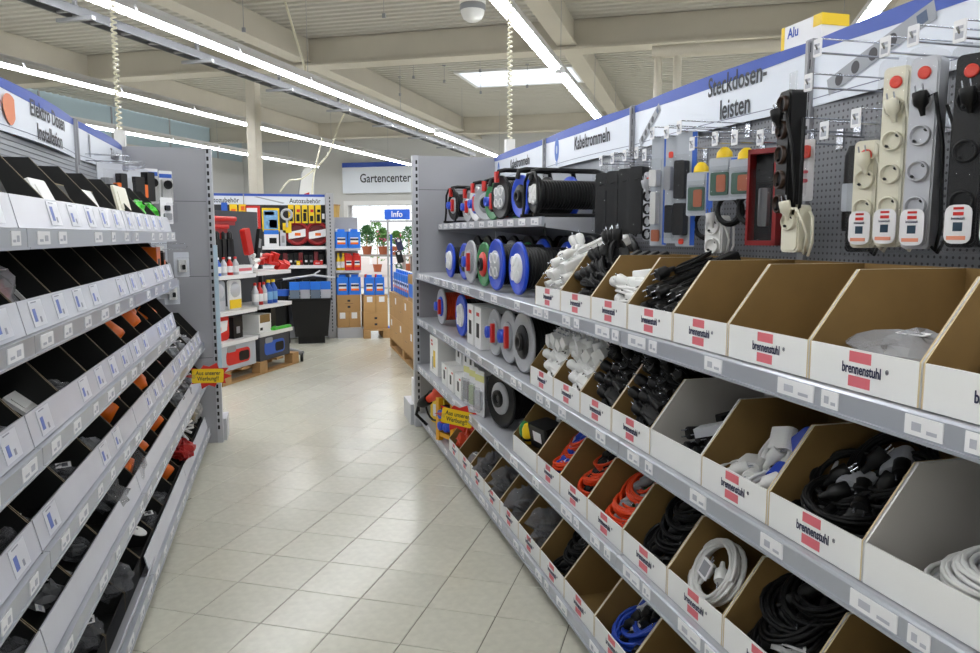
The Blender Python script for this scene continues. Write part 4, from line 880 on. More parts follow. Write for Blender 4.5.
# ------------------------------------------------------------------ left side: black bins in tray rows
BK = [blackc, blackc, edgek]
LBIN = {}
TN = ['top', 'second', 'third', 'fourth', 'fifth', 'bottom']
for ti, z in enumerate(ltier):
    k = 0
    for i in range(4):
        if i == 0 and ti < 3: continue
        n = 4; w_ = (LB[i] - LB[i + 1]) / n
        for j in range(n):
            y = LB[i] - (j + .5) * w_; xf = -.605 if ti < 5 else -.60
            o = O('storage_bin', bin_mesh(w_ - .004, .36, .075, .215 if ti != 5 else .2, .12, BK, 'black%d' % (ti == 5)), None, (xf, y, z), (0, 0, RZL))
            tag(o, '%s black cardboard bin from the far end of the %s tray row' % (ORD[k], TN[ti]), 'bin', 'black bins of the %s tray row' % TN[ti])
            LBIN[(ti, k)] = (xf, y, z); k += 1
def lput(ti, y, d, dz): return (-.605 - d, y, ltier[ti] + dz)
def cup(ti, y, d, dz, lab, g=None, m=orange, s=1, rx=-50, rz=0):
    # round flush-mounting box: open cup with a rim and two screw posts
    o = O('wall_box', once(('cup', m.name), lambda: MB().lathe([(0, 0), (.03, 0), (.033, .01), (.033, .05), (.038, .05), (.038, .053), (.030, .053), (.030, .006), (0, .006)], n=20).mesh('wall_box', m)), None, lput(ti, y, d + .01, dz if ti < 3 else dz * .5), rot(RZL, rx, 0, rz), (s, s, s)); tag(o, lab, 'wall box', g)
    for x in (-.026, .026): O('screw_post', once(('scp', m.name), lambda: MB().lathe([(.005, .006), (.005, .05)], n=8).mesh('screw_post', m)), o, (x, 0, 0))
    return o
def frame(ti, y, d, dz, lab, m=whitep, wd=.16, h=.09, rx=-25, rz=0):
    o = O('cover_frame', once(('cf', m.name, wd, h), lambda: MB().rbox(-wd / 2, wd / 2, 0, .01, 0, h, .008, axis='y').rbox(-wd * .3, wd * .3, -.003, 0, h * .2, h * .8, .006, axis='y').mesh('cover_frame', m)), None, lput(ti, y, d, dz), rot(RZL, rx, 0, rz)); tag(o, lab, 'cover frame'); return o
# top row
def folder(y, lab, m=blackc):
    o = O('display_box', MB().box(-.1, .1, 0, .03, 0, .10).mesh('display_box', m), None, lput(0, y, .05, .055), rot(RZL, -22)); tag(o, lab, 'box'); O('edge', MB().box(-.1, .1, -.001, 0, .096, .10).mesh('edge', edgek), o)
frame(0, 2.44, .025, .06, 'white cover frame in the top left tray, nearest of three'); frame(0, 3.0, .025, .06, 'white cover frame in the top left tray between black boxes')
folder(2.72, 'black display box at the front of the top left tray, nearest'); folder(3.25, 'black display box at the front of the top left tray, middle'); folder(2.1, 'black display box at the left picture edge of the top tray')
frame(0, 3.55, .03, .07, 'large cream cover frame standing in the top left tray', creamp, .26, .12, -12)
for y, lab in ((3.97, 'green cable bag in the top left tray, nearer one'), (4.30, 'green cable bag in the top left tray, farther one')):
    bag(lput(0, y, .07, .09), RZL, lime, (.07, .05, .055), lab, seed=int(y * 10), inside=None)
o = card(4.46, 1.69, 1.55, .10, 'white card of small switches at the end of the top left tray', paper, None, [(greyp, -.3, .3, .15, .4, .01), (blackp, -.2, .2, .5, .7, .01)], x=-.60, rz=-30, side=RZL, group='cards at the tray ends')
# second row
bag(lput(1, 2.06, .07, .09), RZL, film, (.09, .05, .06), 'clear bag with red parts at the left picture edge of the second tray', seed=31, inside=lump_mesh(32, red))
frame(1, 2.32, .05, .05, 'small white cover in the second left tray', whitep, .1, .08, -40)
cup(1, 3.38, .07, .07, 'red wall box low in the second left tray', None, red)
o = carton_box(lput(1, 4.27, .02, .05), RZL, .12, .1, .12, 'orange carton at the far end of the second left tray', orange, marks=[(blackp, -.03, .03, .02, .06)])
o = carton_box(lput(1, 4.40, .01, .05), RZL, .06, .08, .09, 'black small carton beside the orange one in the second left tray', blackp, marks=[(orange, -.02, .02, .02, .05)])
# third row
for i, (y, d, dz) in enumerate(((3.62, .04, .09), (3.70, .06, .12), (3.66, .09, .07))): cup(2, y, d, dz, 'orange wall box heaped in the third left tray', 'orange boxes in the third tray', s=1.7, rx=-40 - 15 * i, rz=20 * i)
cup(2, 3.36, .05, .07, 'orange wall box alone in the middle of the third left tray', s=1.6); cup(2, 4.2, .05, .07, 'orange wall box at the far end of the third left tray', s=1.5)
frame(2, 2.76, .08, .05, 'grey cover plate in the third left tray', greyp, .09, .09, -35); frame(2, 2.23, .05, .04, 'white cover plate near the left edge of the third tray', whitep, .1, .07, -50)
# fourth row
for i, (y, d, dz) in enumerate(((3.72, .05, .09), (3.80, .06, .11), (3.76, .10, .07))): cup(3, y, d, dz, 'orange wall box heaped in the fourth left tray', 'orange boxes in the fourth tray', s=1.75, rx=-30 - 20 * i, rz=30 * i)
for i, (y, d, dz) in enumerate(((3.24, .05, .09), (3.31, .08, .07))): cup(3, y, d, dz, 'orange wall box near the middle of the fourth left tray', 'orange boxes mid fourth tray', s=1.75, rx=-60 + 40 * i)
cup(3, 4.22, .05, .09, 'orange red wall box at the far part of the fourth left tray', None, orangec, s=1.75); frame(3, 2.34, .06, .02, 'white label card in the fourth left tray', paper, .07, .06, -45)
for y in (4.7, 4.95, 5.2): bag(lput(3, y, .05, .055), RZL, film, (.08, .06, .055), 'silvery clear bag in the fourth left tray, %s' % {4.7: 'nearest', 4.95: 'middle', 5.2: 'farthest'}[y], group='silvery bags in the fourth tray', seed=int(y * 20), inside=coil_mesh(.05, .008, 4, 180, greyp))
# fifth row
cup(4, 4.15, .04, .09, 'orange wall box far along the fifth left tray', s=1.75); cup(4, 3.68, .04, .07, 'orange wall box in the middle of the fifth left tray', s=1.7)
cup(4, 3.30, .015, .14, 'large orange wall box in a clear bag sticking out of the fifth tray', s=1.7, rx=-75); bag(lput(4, 3.33, .05, .07), RZL, clear, (.09, .07, .09), 'clear bag around the large orange wall box', seed=41, label=False)
bag(lput(4, 2.98, .05, .07), RZL, darkfilm, (.1, .07, .06), 'dark crumpled bag in the fifth left tray', seed=42, label=False)
for y in (4.75, 5.05, 5.35): bag(lput(4, y, .05, .05), RZL, film, (.08, .06, .06), 'silvery clear bag in the fifth left tray, %s' % {4.75: 'nearest', 5.05: 'middle', 5.35: 'farthest'}[y], group='silvery bags in the fifth tray', seed=int(y * 30), inside=coil_mesh(.05, .008, 4, 181, rubber))
# bottom row
bag(lput(5, 4.62, .0, .14), RZL, mat('red_bag', (190, 34, 34), .3, bump=(30, .8)), (.11, .07, .055), 'red crumpled bag hanging over the front of the bottom left tray', seed=51, label=False, ry=8)
cup(5, 4.42, .04, .09, 'orange wall box beside the red bag in the bottom left tray', None, orange, s=1.7)
for i in range(5):
    o = O('cable_tie_bundle', once('ctb', lambda: MB().box(-.05, .05, -.008, .008, 0, .012).box(.05, .062, -.012, .012, 0, .014).mesh('cable_tie_bundle', whitep)), None, lput(5, 5.02 + .05 * i, .04, .12 + .02 * (i % 3)), rot(RZL, 10 * i, -30 + 12 * i, 40 + 25 * i)); tag(o, 'white tie bundle heaped at the far end of the bottom left tray', 'cable tie', 'white tie bundles')
for y in (5.32, 5.48): bag(lput(5, y, .03, .2), RZL, film, (.07, .06, .08), 'clear bag with yellow marks at the far end of the bottom tray', group='clear bags at the far bottom', seed=int(y * 40), inside=lump_mesh(61, yellow, .5))
o = O('round_cover', MB().lathe([(0, .006), (.035, .005), (.045, 0), (.045, -.003), (0, -.003)], n=24).mesh('round_cover', whitep), None, lput(5, 3.42, .04, .12), rot(RZL, 25)); tag(o, 'round white cover plate lying in the bottom left tray', 'cover'); O('screw', MB().lathe([(.005, .006), (.004, .009)], n=8).mesh('screw', greyp), o)
bag(lput(5, 2.98, .05, .09), RZL, darkfilm, (.09, .07, .07), 'grey crumpled bag in the bottom left tray', seed=52, label=False)
bag(lput(5, 2.6, .06, .08), RZL, darkfilm, (.08, .06, .05), 'small dark bag near the picture edge in the bottom tray', seed=53)
# small white tickets lying in the dark bins
for i, (ti, y) in enumerate(((2, 2.5), (3, 2.1), (3, 1.9), (4, 2.35), (4, 2.2), (4, 2.05), (5, 3.3))):
    o = O('paper_ticket', once('pti', lambda: MB().box(-.022, .022, -.012, .012, 0, .001).box(-.014, .014, -.005, .004, .001, .0014, 1).mesh('paper_ticket', [paper, MATS['ticket_print']])), None, lput(ti, y, .06, .03), rot(RZL, 30, 0, 20)); tag(o, 'loose paper ticket in a dark bin of the %s tray row' % TN[ti], 'ticket', 'loose paper tickets in the %s row' % TN[ti])
# packs hanging in the far bay
gh = 'packs hanging in the far left bay'
for x, y, z, w_, h, lab, its in ((-.93, 4.62, 1.80, .1, .16, 'clear pack with grey switch hanging nearest in the far left bay', [(greyp, -.3, .3, .1, .5, .03)]),
        (-.90, 4.78, 1.80, .1, .18, 'clear pack with black and orange socket, second in the far left bay', [(blackp, -.1, .4, .0, .7, .04), (orange, -.4, -.1, .0, .4, .04)]),
        (-.88, 4.94, 1.76, .1, .2, 'clear pale pack hanging third in the far left bay', [(silverp, -.4, .3, .1, .7, .02)]),
        (-.86, 5.10, 1.78, .1, .2, 'black pack hanging fourth in the far left bay', [(blackp, -.4, .4, .0, .8, .04)]),
        (-.84, 5.24, 1.80, .12, .2, 'black and orange socket pack hanging fifth in the far left bay', [(blackp, -.1, .45, .0, .9, .05), (orange, -.45, -.1, .1, .5, .05)])):
    card(y, z + h * .5, z - h * .5, w_, lab, mat('pale_card', (200, 204, 212), .4), None, its, x=x, rz=-30, side=RZL, group=gh)
    hook(GL, -1.03, y, z + h * .5 + .01, -1, .2, False)
for i, (x, y, z) in enumerate(((-.80, 5.33, 1.80), (-.72, 5.36, 1.79))):
    o = card(y, z + .11, z - .11, .085, ('white pack with round black dial hanging behind the trays', 'white pack with round black dial at the hook front')[i], paper, None, [(whitep, -.4, .4, .1, .75, .03)], x=x, rz=-60, side=RZL, group=gh)
    O('dial', MB().lathe([(.028, -.03), (.028, -.036), (.02, -.036), (.02, -.03)], (0, 0, 0), 'y', 18).mesh('dial', blackp), o, (0, -.006, .13)); O('blue_stripe', MB().box(-.04, .04, -.002, 0, .175, .2).mesh('blue_stripe', cardblue), o)
for i, (x, y, z) in enumerate(((-.77, 5.3, 1.39), (-.64, 5.3, 1.30), (-.71, 5.33, 1.12), (-.75, 5.3, 1.16))):
    o = card(y, z + .08, z - .08, .1, ['clear pack with small plug hanging above the second tray end', 'tilted clear pack with white tag hanging lowest forward', 'clear pack with dark knob hanging above the third tray end', 'grey pack behind the dark knob pack'][i], mat('pale_card', (200, 204, 212), .4), None, [(whitep, -.3, .2, .2, .7, .03), (blackp, -.1, .1, .3, .5, .035)], x=x, rz=-60, side=RZL, group=gh)
    if i < 2: hook(GL, -1.03, y - .02 * i, z + .1, -1, .3 + .12 * i, False)
# assorted small bags low in the near bins
for i, (ti, y) in enumerate(((3, 2.0), (3, 2.75), (3, 2.45), (4, 2.62), (4, 2.3), (4, 1.98), (5, 2.3), (5, 2.02), (5, 3.75), (5, 4.05), (2, 2.0), (2, 2.45))):
    bag(lput(ti, y, .06, .035), RZL, (darkfilm, film)[i % 3 == 1], (.075, .06, .04), '%s crumpled small parts bag in the %s left tray row' % (['near', 'far', 'middle', 'far', 'middle', 'near', 'middle', 'near', 'far', 'farthest', 'near', 'middle'][i], TN[ti]), group='small parts bags in the left bins', seed=400 + i, label=i % 2 == 0, inside=coil_mesh(.045, .008, 3, 190 + i % 3, (rubber, greyp)[i % 2]))
# ------------------------------------------------------------------ beyond the aisle: car accessories
FY = 11.25
dgrey = mat('dark_back_panel', (66, 68, 74), .6)
A = tag(E('gondola_shelf', (0, 0, 0)), 'grey shelf unit of car accessories across the end of the aisle', 'shelf unit')
O('back_panel', MB().box(-2.2, .60, 11.62, 11.65, .1, 2.07).mesh('back_panel', dgrey), A)
O('end_panel', MB().box(.60, .71, 11.2, 12.2, 0, 2.08).mesh('end_panel', steel), A)
O('end_panel', MB().box(-2.3, -2.2, 11.2, 12.2, 0, 2.08).mesh('end_panel', steel), A)
O('base_shelf', MB().box(-2.2, .60, 11.22, 11.62, .02, .14).mesh('base_shelf', shelfm), A)
for z in (1.33, 1.06, .62):
    sh = O('shelf_board', MB().box(-2.2, .60, 11.3, 11.62, z - .03, z).mesh('shelf_board', shelfm), A)
    ra = O('price_rail', MB().box(-2.2, .60, 11.285, 11.3, z - .045, z).mesh('price_rail', paper), A)
slots(A, .655, 11.199, .1, 2.05, 'y')
def flat_sign(x0, x1, words, lab, tx):
    o = E('header_sign', ((x0 + x1) / 2, 11.40, 1.915), 0); L = x1 - x0; tag(o, lab, 'sign', 'header signs over the shelves')
    O('panel', MB().box(-L / 2, L / 2, 0, .02, 0, .15).mesh('panel', signw), o); O('blue_stripe', MB().box(-L / 2, L / 2, -.002, 0, .12, .155).mesh('blue_stripe', blue), o)
    if words: O('lettering', text(words, .095, ink, .001, .85), o, (tx, -.003, .058))
    O('post', MB().box(-L / 2 - .006, -L / 2 + .006, -.01, .03, -.05, .15).mesh('post', steel), o)
    return o
o = flat_sign(-.52, .60, 'Autozubehör', 'header sign reading Autozubehör on the far shelf', .28)
g_ = MB().add([(-.42, -.003, .11), (-.38, -.003, .115), (.0, -.003, .03), (-.03, -.003, .02)], [(0, 1, 2, 3)]); O('picture', g_.mesh('picture', MATS['pic_grey']), o)
flat_sign(-1.64, -.52, 'Autozubehör', 'header sign cut off behind the left shelf end', .28)
# hanging packs under the far sign
gp = 'yellow packs under the far sign'
def fpack(x, z1, z0, wd, lab, col, its=(), y=11.36, g='packs hanging on the far shelf'):
    z1 += .12; z0 += .12; o = E('hanging_pack', (x, y, z0)); tag(o, lab, 'pack', g); H = z1 - z0
    O('card', MB().box(-wd / 2, wd / 2, 0, .012, 0, H).mesh('card', col), o)
    for m, a0, a1, h0, h1 in its: O('print', MB().box(a0 * wd, a1 * wd, -.012, 0, h0 * H, h1 * H).mesh('print', m), o)
for i in range(5):
    fpack(.12 + i * .095, 1.80, 1.54, .075, '%s slim yellow pack from the left under the far sign' % ORD[i], yellow, [(blackp, -.3, .3, .1, .4 + .08 * (i % 3)), (red if i % 2 else blackp, -.2, .4, .6, .75)])
fpack(.57, 1.80, 1.55, .06, 'dark pack at the right end under the far sign', blackp, [(paper, -.3, .3, .2, .5)])
fpack(-.66, 1.80, 1.46, .1, 'yellow bag with orange print hanging leftmost on the far shelf', yellow, [(orange, -.3, .3, .4, .8)])
fpack(-.54, 1.80, 1.52, .1, 'yellow bag with red print second on the far shelf', yellow, [(red, -.3, .3, .3, .6), (orange, -.2, .3, .7, .9)])
fpack(-.40, 1.78, 1.46, .2, 'red edged white card on the far shelf', red, [(paper, -.42, .3, .08, .9), (skyc, -.3, .2, .4, .7)])
fpack(-.16, 1.75, 1.42, .24, 'large yellow edged card with blue print on the far shelf', yellow, [(skyc, -.4, .4, .1, .9), (paper, -.1, .35, .15, .5), (cardblue, -.35, .2, .7, .85)])
o = E('wiper_pack', (.06, 11.36, 1.52)); tag(o, 'silver round tow hook on yellow card on the far shelf', 'pack'); O('card', MB().box(-.06, .06, 0, .01, 0, .14).mesh('card', yellow), o)
O('ring', MB().tube([(.07 * math.cos(t * .3927), -.015, .26 + .07 * math.sin(t * .3927)) for t in range(16)], .018, 6, True).mesh('ring', silverp), o); O('shaft', MB().tube([(0, -.015, .19), (0, -.015, .08)], .016, 6).mesh('shaft', silverp), o)
for x, lab in ((-.72, 'blue card at the left edge of the far shelf'),): fpack(x - .06, 1.82, 1.3, .08, lab, cardblue, [(paper, -.3, .3, .2, .5)])
def wheel(x, lab):
    o = E('steering_cover', (x, 11.40, 1.33)); tag(o, lab, 'wheel cover', 'red wheel covers on the far shelf'); c = .185
    O('ring', MB().tube([(.15 * math.cos(t * .2618), 0, c + .15 * math.sin(t * .2618)) for t in range(24)], .03, 8, True).mesh('ring', mat('maroon', (150, 24, 30), .4)), o)
    O('disc', MB().lathe([(.14, .0), (.14, .01)], (0, 0, c), 'y', 20).mesh('disc', mat('maroon_dark', (104, 22, 28), .5)), o)
    O('label', MB().add([(-.12, -.034, .10), (.12, -.034, .14), (.12, -.034, .25), (-.12, -.034, .20)], [(0, 1, 2, 3)]).mesh('label', paper), o); O('orange_mark', MB().box(-.03, .05, -.036, -.035, .15, .19).mesh('orange_mark', orange), o)
wheel(.195, 'red wheel cover in round pack, left of two'); wheel(.48, 'red wheel cover in round pack, right of two')
carton_box((-.16, 11.36, 1.33), 0, .2, .15, .23, 'white and blue carton on the far upper shelf', paper, marks=[(canblue, -.1, .1, .17, .23), (blackp, -.03, .07, .04, .12)])
carton_box((.0, 11.36, 1.33), 0, .08, .12, .23, 'narrow silver carton beside the wheel covers', silverp, marks=[(greyp, -.02, .02, .05, .15)])
q = random.Random(3)
for i in range(9):
    x = -.05 + i * .072; carton_box((x, 11.36, 1.06), 0, .06, .15, .14 + .06 * q.random(), '%s dark carton from the left on the far middle shelf' % ORD[i], (blackp, MATS['maroon_dark'], blackp)[i % 3], group='dark cartons on the far middle shelf', marks=[((greyp, red, paper)[i % 3], -.015, .02, .04, .07)])
carton_box((.2, 11.33, 1.06), 0, .05, .05, .06, 'tiny yellow carton at the front of the far middle shelf', yellow, marks=[(paper, -.01, .01, .02, .03)])
carton_box((.48, 11.33, 1.06), 0, .13, .08, .06, 'low red carton at the front of the far middle shelf', red, marks=[(paper, -.04, .02, .02, .03)])
for i in range(7): carton_box((-.1 + i * .1, 11.36, .62), 0, .085, .15, .2 + .05 * q.random(), '%s dark carton from the left on the far lower shelf' % ORD[i], blackp, group='dark cartons on the far lower shelf', marks=[(greyp, -.02, .02, .05, .1)])
# fan-shaped steel tool on top of the tub
# --- promotion rack on a pallet, standing along the hall axis
rz = R(90) - AB
PR = tag(E('promo_rack', (-.62, 7.83, 0), rz), 'white promotion rack on wooden pallet behind the left shelf end', 'rack')
for x_ in (0, .675, 1.35):
    for y_ in (0, .35, .7): O('pallet_block', once('pbk', lambda: MB().box(0, .15, 0, .1, .02, .11).mesh('pallet_block', wood)), PR, (x_, y_, 0))
for y_ in (0, .35, .7): O('pallet_runner', once('prn', lambda: MB().box(0, 1.5, 0, .1, 0, .02).mesh('pallet_runner', wood)), PR, (0, y_, 0))
for k in range(5): O('pallet_board', once('pbd', lambda: MB().box(0, .14, 0, .8, .11, .132).mesh('pallet_board', wood)), PR, (k * .34, 0, 0))
for z in (.43, .73, 1.09): O('shelf', once(('psh', z), lambda: MB().box(.02, .66, .0, .4, z - .04, z).mesh('shelf', white)), PR); O('shelf', once(('psh2', z), lambda: MB().box(.70, 1.38, .0, .4, z - .03, z + .01).mesh('shelf', white)), PR)
for x in (0, .68, 1.4): O('post', once('pps', lambda: MB().box(-.015, .015, .38, .42, .13, 1.5).mesh('post', mat('rack_post', (60, 62, 68), .5))), PR, (x, 0, 0))
O('rear_panel', MB().box(0, 1.4, .42, .44, .13, 1.75).mesh('rear_panel', dgrey), PR)
def prk(x, y, z): v = Matrix.Rotation(rz, 3, 'Z') @ Vector((x, y, z)); return (-.62 + v.x, 7.83 + v.y, v.z)
def machine(x, lab, body, bg):
    o = carton_box(prk(x, .03, .133), rz, .62, .36, .29, lab, bg, name='machine_carton')
    O('motor_picture', MB().rbox(-.22, .2, -.002, 0, .05, .2, .05, axis='y').mesh('motor_picture', body), o); O('grille_picture', MB().rbox(.0, .18, -.004, -.002, .07, .17, .03, axis='y').mesh('grille_picture', blackp), o)
    O('head_picture', MB().rbox(-.2, -.05, -.003, -.0, .18, .24, .02, axis='y').mesh('head_picture', greyp), o)
machine(.34, 'pale carton with red machine picture on the promotion rack', red, lgrey); machine(1.04, 'dark carton with blue machine picture on the promotion rack', cardblue, dgrey)
def bottle(loc, rz_, body, cap, lab, grp, h=.24, r=.035, lbl=paper):
    o = O('bottle', once(('bt', body.name, h, r), lambda: MB().lathe([(0, 0), (r, .0), (r, h * .62), (r * .4, h * .82), (r * .36, h * .9)], n=12).mesh('bottle', body)), None, loc, (0, 0, rz_)); tag(o, lab, 'bottle', grp)
    O('cap', once(('bcp', cap.name, h, r), lambda: MB().lathe([(r * .5, h * .88), (r * .5, h), (0, h)], n=10).mesh('cap', cap)), o); O('label', once(('blb', h, r, lbl.name), lambda: MB().lathe([(r * 1.02, h * .15), (r * 1.02, h * .5)], n=12, cap=False).mesh('label', lbl)), o)
for i in range(2): bottle(prk(1.02 + i * .1, .08, .741), rz, cardblue, yellow, '%s blue bottle with yellow cap on the promotion rack' % ('left', 'right')[i], 'blue bottles on the promotion rack', .26, .045, skyc)
for i in range(3): bottle(prk(.76 + i * .085, .08, .741), rz, (silverp, red, silverp)[i], red, '%s spray bottle from the left on the promotion rack' % ORD[i], 'spray bottles on the promotion rack', .24, .035, paper)

for i, (x, m) in enumerate(((.14, silverp), (.42, yellow))):
    v = prk(x, .1, .731); o = E('lamp_pack', v, rz); tag(o, ('round work lamp pack on the left of the rack shelf', 'work lamp pack with yellow base on the rack shelf')[i], 'pack')
    O('card', MB().rbox(-.11, .11, 0, .02, 0, .30, .03, axis='y').mesh('card', (lgrey, paper)[i]), o); O('lamp', MB().lathe([(.08, 0), (.07, -.02), (.03, -.03), (0, -.03)], (0, 0, .2), 'y', 18).mesh('lamp', silverp), o); O('foot', MB().box(-.1, .1, -.006, 0, .01, .1).mesh('foot', m), o)
v = prk(.15, .1, .431); o = E('jump_lead_pack', v, rz); tag(o, 'red and white jump lead pack on the lowest rack shelf', 'pack'); O('card', MB().rbox(-.14, .14, 0, .03, 0, .27, .05, axis='y').mesh('card', red), o); O('label', MB().add([(-.12, -.003, .06), (.1, -.003, .1), (.12, -.003, .2), (-.1, -.003, .2)], [(0, 1, 2, 3)]).mesh('label', paper), o); O('mark', MB().box(-.08, .0, -.006, -.003, .1, .14).mesh('mark', orange), o)
carton_box(prk(.42, .08, .431), rz, .16, .2, .22, 'dark carton on the lowest rack shelf', blackp, marks=[(greyp, -.03, .03, .05, .12)])
carton_box(prk(.9, .06, .441), rz, .24, .2, .19, 'small open brown carton with white front on the rack', boxw, marks=[(brown, -.1, .1, .1, .19), (blackp, -.1, -.05, .02, .05)])
carton_box(prk(1.14, .1, .441), rz, .1, .2, .26, 'dark upright carton on the rack', blackp, marks=[(lime, -.03, .04, .0, .03)])
o = O('green_strap', MB().rbox(-.17, .17, -.03, .03, 0, .03, .01, axis='x').mesh('green_strap', lime), None, prk(1.18, .03, .441), (0, 0, rz)); tag(o, 'green strap lying on the rack shelf', 'strap'); O('buckle', MB().box(.17, .2, -.02, .02, 0.005, .025).mesh('buckle', blackp), o)
# brushes and mops on the rack top
for i, (x, z, lab) in enumerate(((.42, 1.66, 'long red brush head highest on the rack'), (.28, 1.58, 'red brush head lower left on the rack'))):
    o = O('brush', MB().rbox(-.19, .19, -.03, .03, -.03, .02, .02, axis='x').mesh('brush', red), None, prk(x, .2, z), (0, 0, rz)); tag(o, lab, 'brush')
    O('handle', MB().tube([(0, .03, 0), (.02, .05, -.3), (.03, .06, 1.12 - z)], .014, 8).mesh('handle', (red, blackp)[i]), o); O('bristles', MB().box(-.17, .17, -.02, .02, -.07, -.03).mesh('bristles', mat('maroon', (150, 24, 30), .4)), o)
for i in range(7):
    o = O('ice_scraper', once('isc', lambda: MB().rbox(-.03, .03, -.015, .015, 0, .3, .012, axis='y').mesh('ice_scraper', blackp)), None, prk(.04 + i * .072, .15, 1.15), (0, R(4 * (i % 3) - 4), rz)); tag(o, '%s black handled scraper from the left on the rack' % ORD[i], 'scraper', 'black scrapers on the rack'); O('grip', once('isg', lambda: MB().lathe([(.018, .3), (.02, .36), (0, .38)], n=8).mesh('grip', blackp)), o)
for i in range(4): bottle(prk(.07 + i * .1, .05, 1.091), rz, (cardblue, silverp, red, silverp)[i], (paper, red)[i % 2], '%s small care bottle from the left before the scrapers' % ORD[i], 'care bottles on the rack', .18, .032)
carton_box(prk(.5, .03, 1.091), rz, .3, .1, .09, 'white carton with red stripes on the rack shelf', paper, marks=[(pink, -.1, .13, .03, .06)])
for i in range(5):
    o = O('squeegee', once('sqg', lambda: MB().tube([(-.2, 0, 0), (.2, .02, .03)], .02, 8).box(.16, .24, -.02, .05, -.04, .06).mesh('squeegee', red)), None, prk(.88 + .09 * i, .1 + .02 * i, 1.17 + .04 * (i % 3)), (R(10 * i), R(-12 + 9 * i), rz + R(20 - 12 * i))); tag(o, '%s red and white squeegee from the left on the rack' % ORD[i], 'squeegee', 'red squeegees on the rack'); O('white_grip', once('sqw', lambda: MB().tube([(-.21, 0, 0), (-.06, .01, .01)], .024, 8).mesh('white_grip', whitep)), o)
o = O('wash_mop', MB().rbox(-.05, .05, -.03, .03, -.14, .14, .02, axis='y').mesh('wash_mop', red), None, prk(.7, .12, 1.42), (0, R(-15), rz)); tag(o, 'red mop head hanging in the middle of the rack', 'mop'); O('pole', MB().tube([(0, 0, -.14), (.02, 0, -.3)], .014, 8).mesh('pole', silverp), o)
o = O('wiper_pack', MB().rbox(-.03, .03, -.02, .02, -.16, .16, .01, axis='y').mesh('wiper_blade', blackp), None, prk(.95, .14, 1.40), (0, R(15), rz)); tag(o, 'black wiper pack leaning at the right of the rack', 'pack'); O('label', MB().box(-.02, .02, -.022, -.02, -.05, .05).mesh('label', greyp), o)
# --- black tub with blue bags
TB = tag(E('display_tub', (.34, 10.85, 0)), 'black square display tub of blue packs before the far shelf', 'tub')
O('shell', MB().add([(-.22, -.16, .1), (.22, -.16, .1), (.22, .16, .1), (-.22, .16, .1), (-.27, -.2, .62), (.27, -.2, .62), (.27, .2, .62), (-.27, .2, .62)], [(0, 3, 2, 1), (0, 1, 5, 4), (1, 2, 6, 5), (2, 3, 7, 6), (3, 0, 4, 7)]).mesh('shell', blackp), TB)
O('rim', MB().tube([(-.28, -.21, .62), (.28, -.21, .62), (.28, .21, .62), (-.28, .21, .62)], .014, 6, True).mesh('rim', blackp), TB)
O('foot', MB().box(-.18, .18, -.12, .12, 0, .1).mesh('foot', blackp), TB)
for i in range(4):
    o = E('blue_pack', (.13 + i * .14, 10.80 + .05 * (i % 2), .60)); tag(o, '%s clear pack with blue header from the left in the black tub' % ORD[i], 'pack', 'blue packs in the black tub')
    O('bag', MB().rbox(-.065, .065, -.03, .03, 0, .17, .015, axis='y').mesh('bag', (mat('smoke_film', (110, 124, 140), .25), silverp)[i % 2]), o); O('header', MB().box(-.068, .068, -.033, .033, .14, .25).mesh('header', canblue), o)
o = O('wire_scoop', MB().tube([(-.35, 0, 0), (.1, 0, .06), (.4, 0, .02)], .016, 6).tube([(.1, 0, .06), (.2, .05, .12)], .012, 5).mesh('wire_scoop', silverp), None, (.28, 10.8, .88)); tag(o, 'grey telescopic pole lying across the black tub', 'pole'); O('grip', MB().tube([(-.4, 0, -.006), (-.3, 0, .006)], .022, 6).mesh('grip', blackp), o)
o = O('black_sack', MB().rbox(-.12, .12, -.1, .1, 0, .72, .06, n=4).mesh('black_sack', blackp), None, (-.07, 10.9, 0)); tag(o, 'tall dark pack standing left of the black tub', 'pack'); O('blue_top', MB().rbox(-.125, .125, -.105, .105, .66, .74, .06, n=4).mesh('blue_top', cardblue), o)
# trolley jack foot on castors
CT = tag(E('trolley_foot', (.12, 9.2, 0)), 'grey trolley leg with two castors on the floor by the pallet', 'trolley')
O('leg', MB().tube([(-.42, .25, .15), (-.05, .1, .12), (.06, .0, .10)], .03, 8).mesh('leg', greyp), CT); O('leg', MB().tube([(-.42, .25, .15), (-.12, .3, .13)], .028, 8).mesh('leg', greyp), CT)
for x, y in ((.05, 0), (-.12, .3)): O('castor', once('cst', lambda: MB().lathe([(.012, -.018), (.04, -.016), (.04, .016), (.012, .018)], (0, 0, .04), 'x', 14).box(-.012, .012, -.012, .012, .06, .1).mesh('castor', blackp)), CT, (x, y, 0))
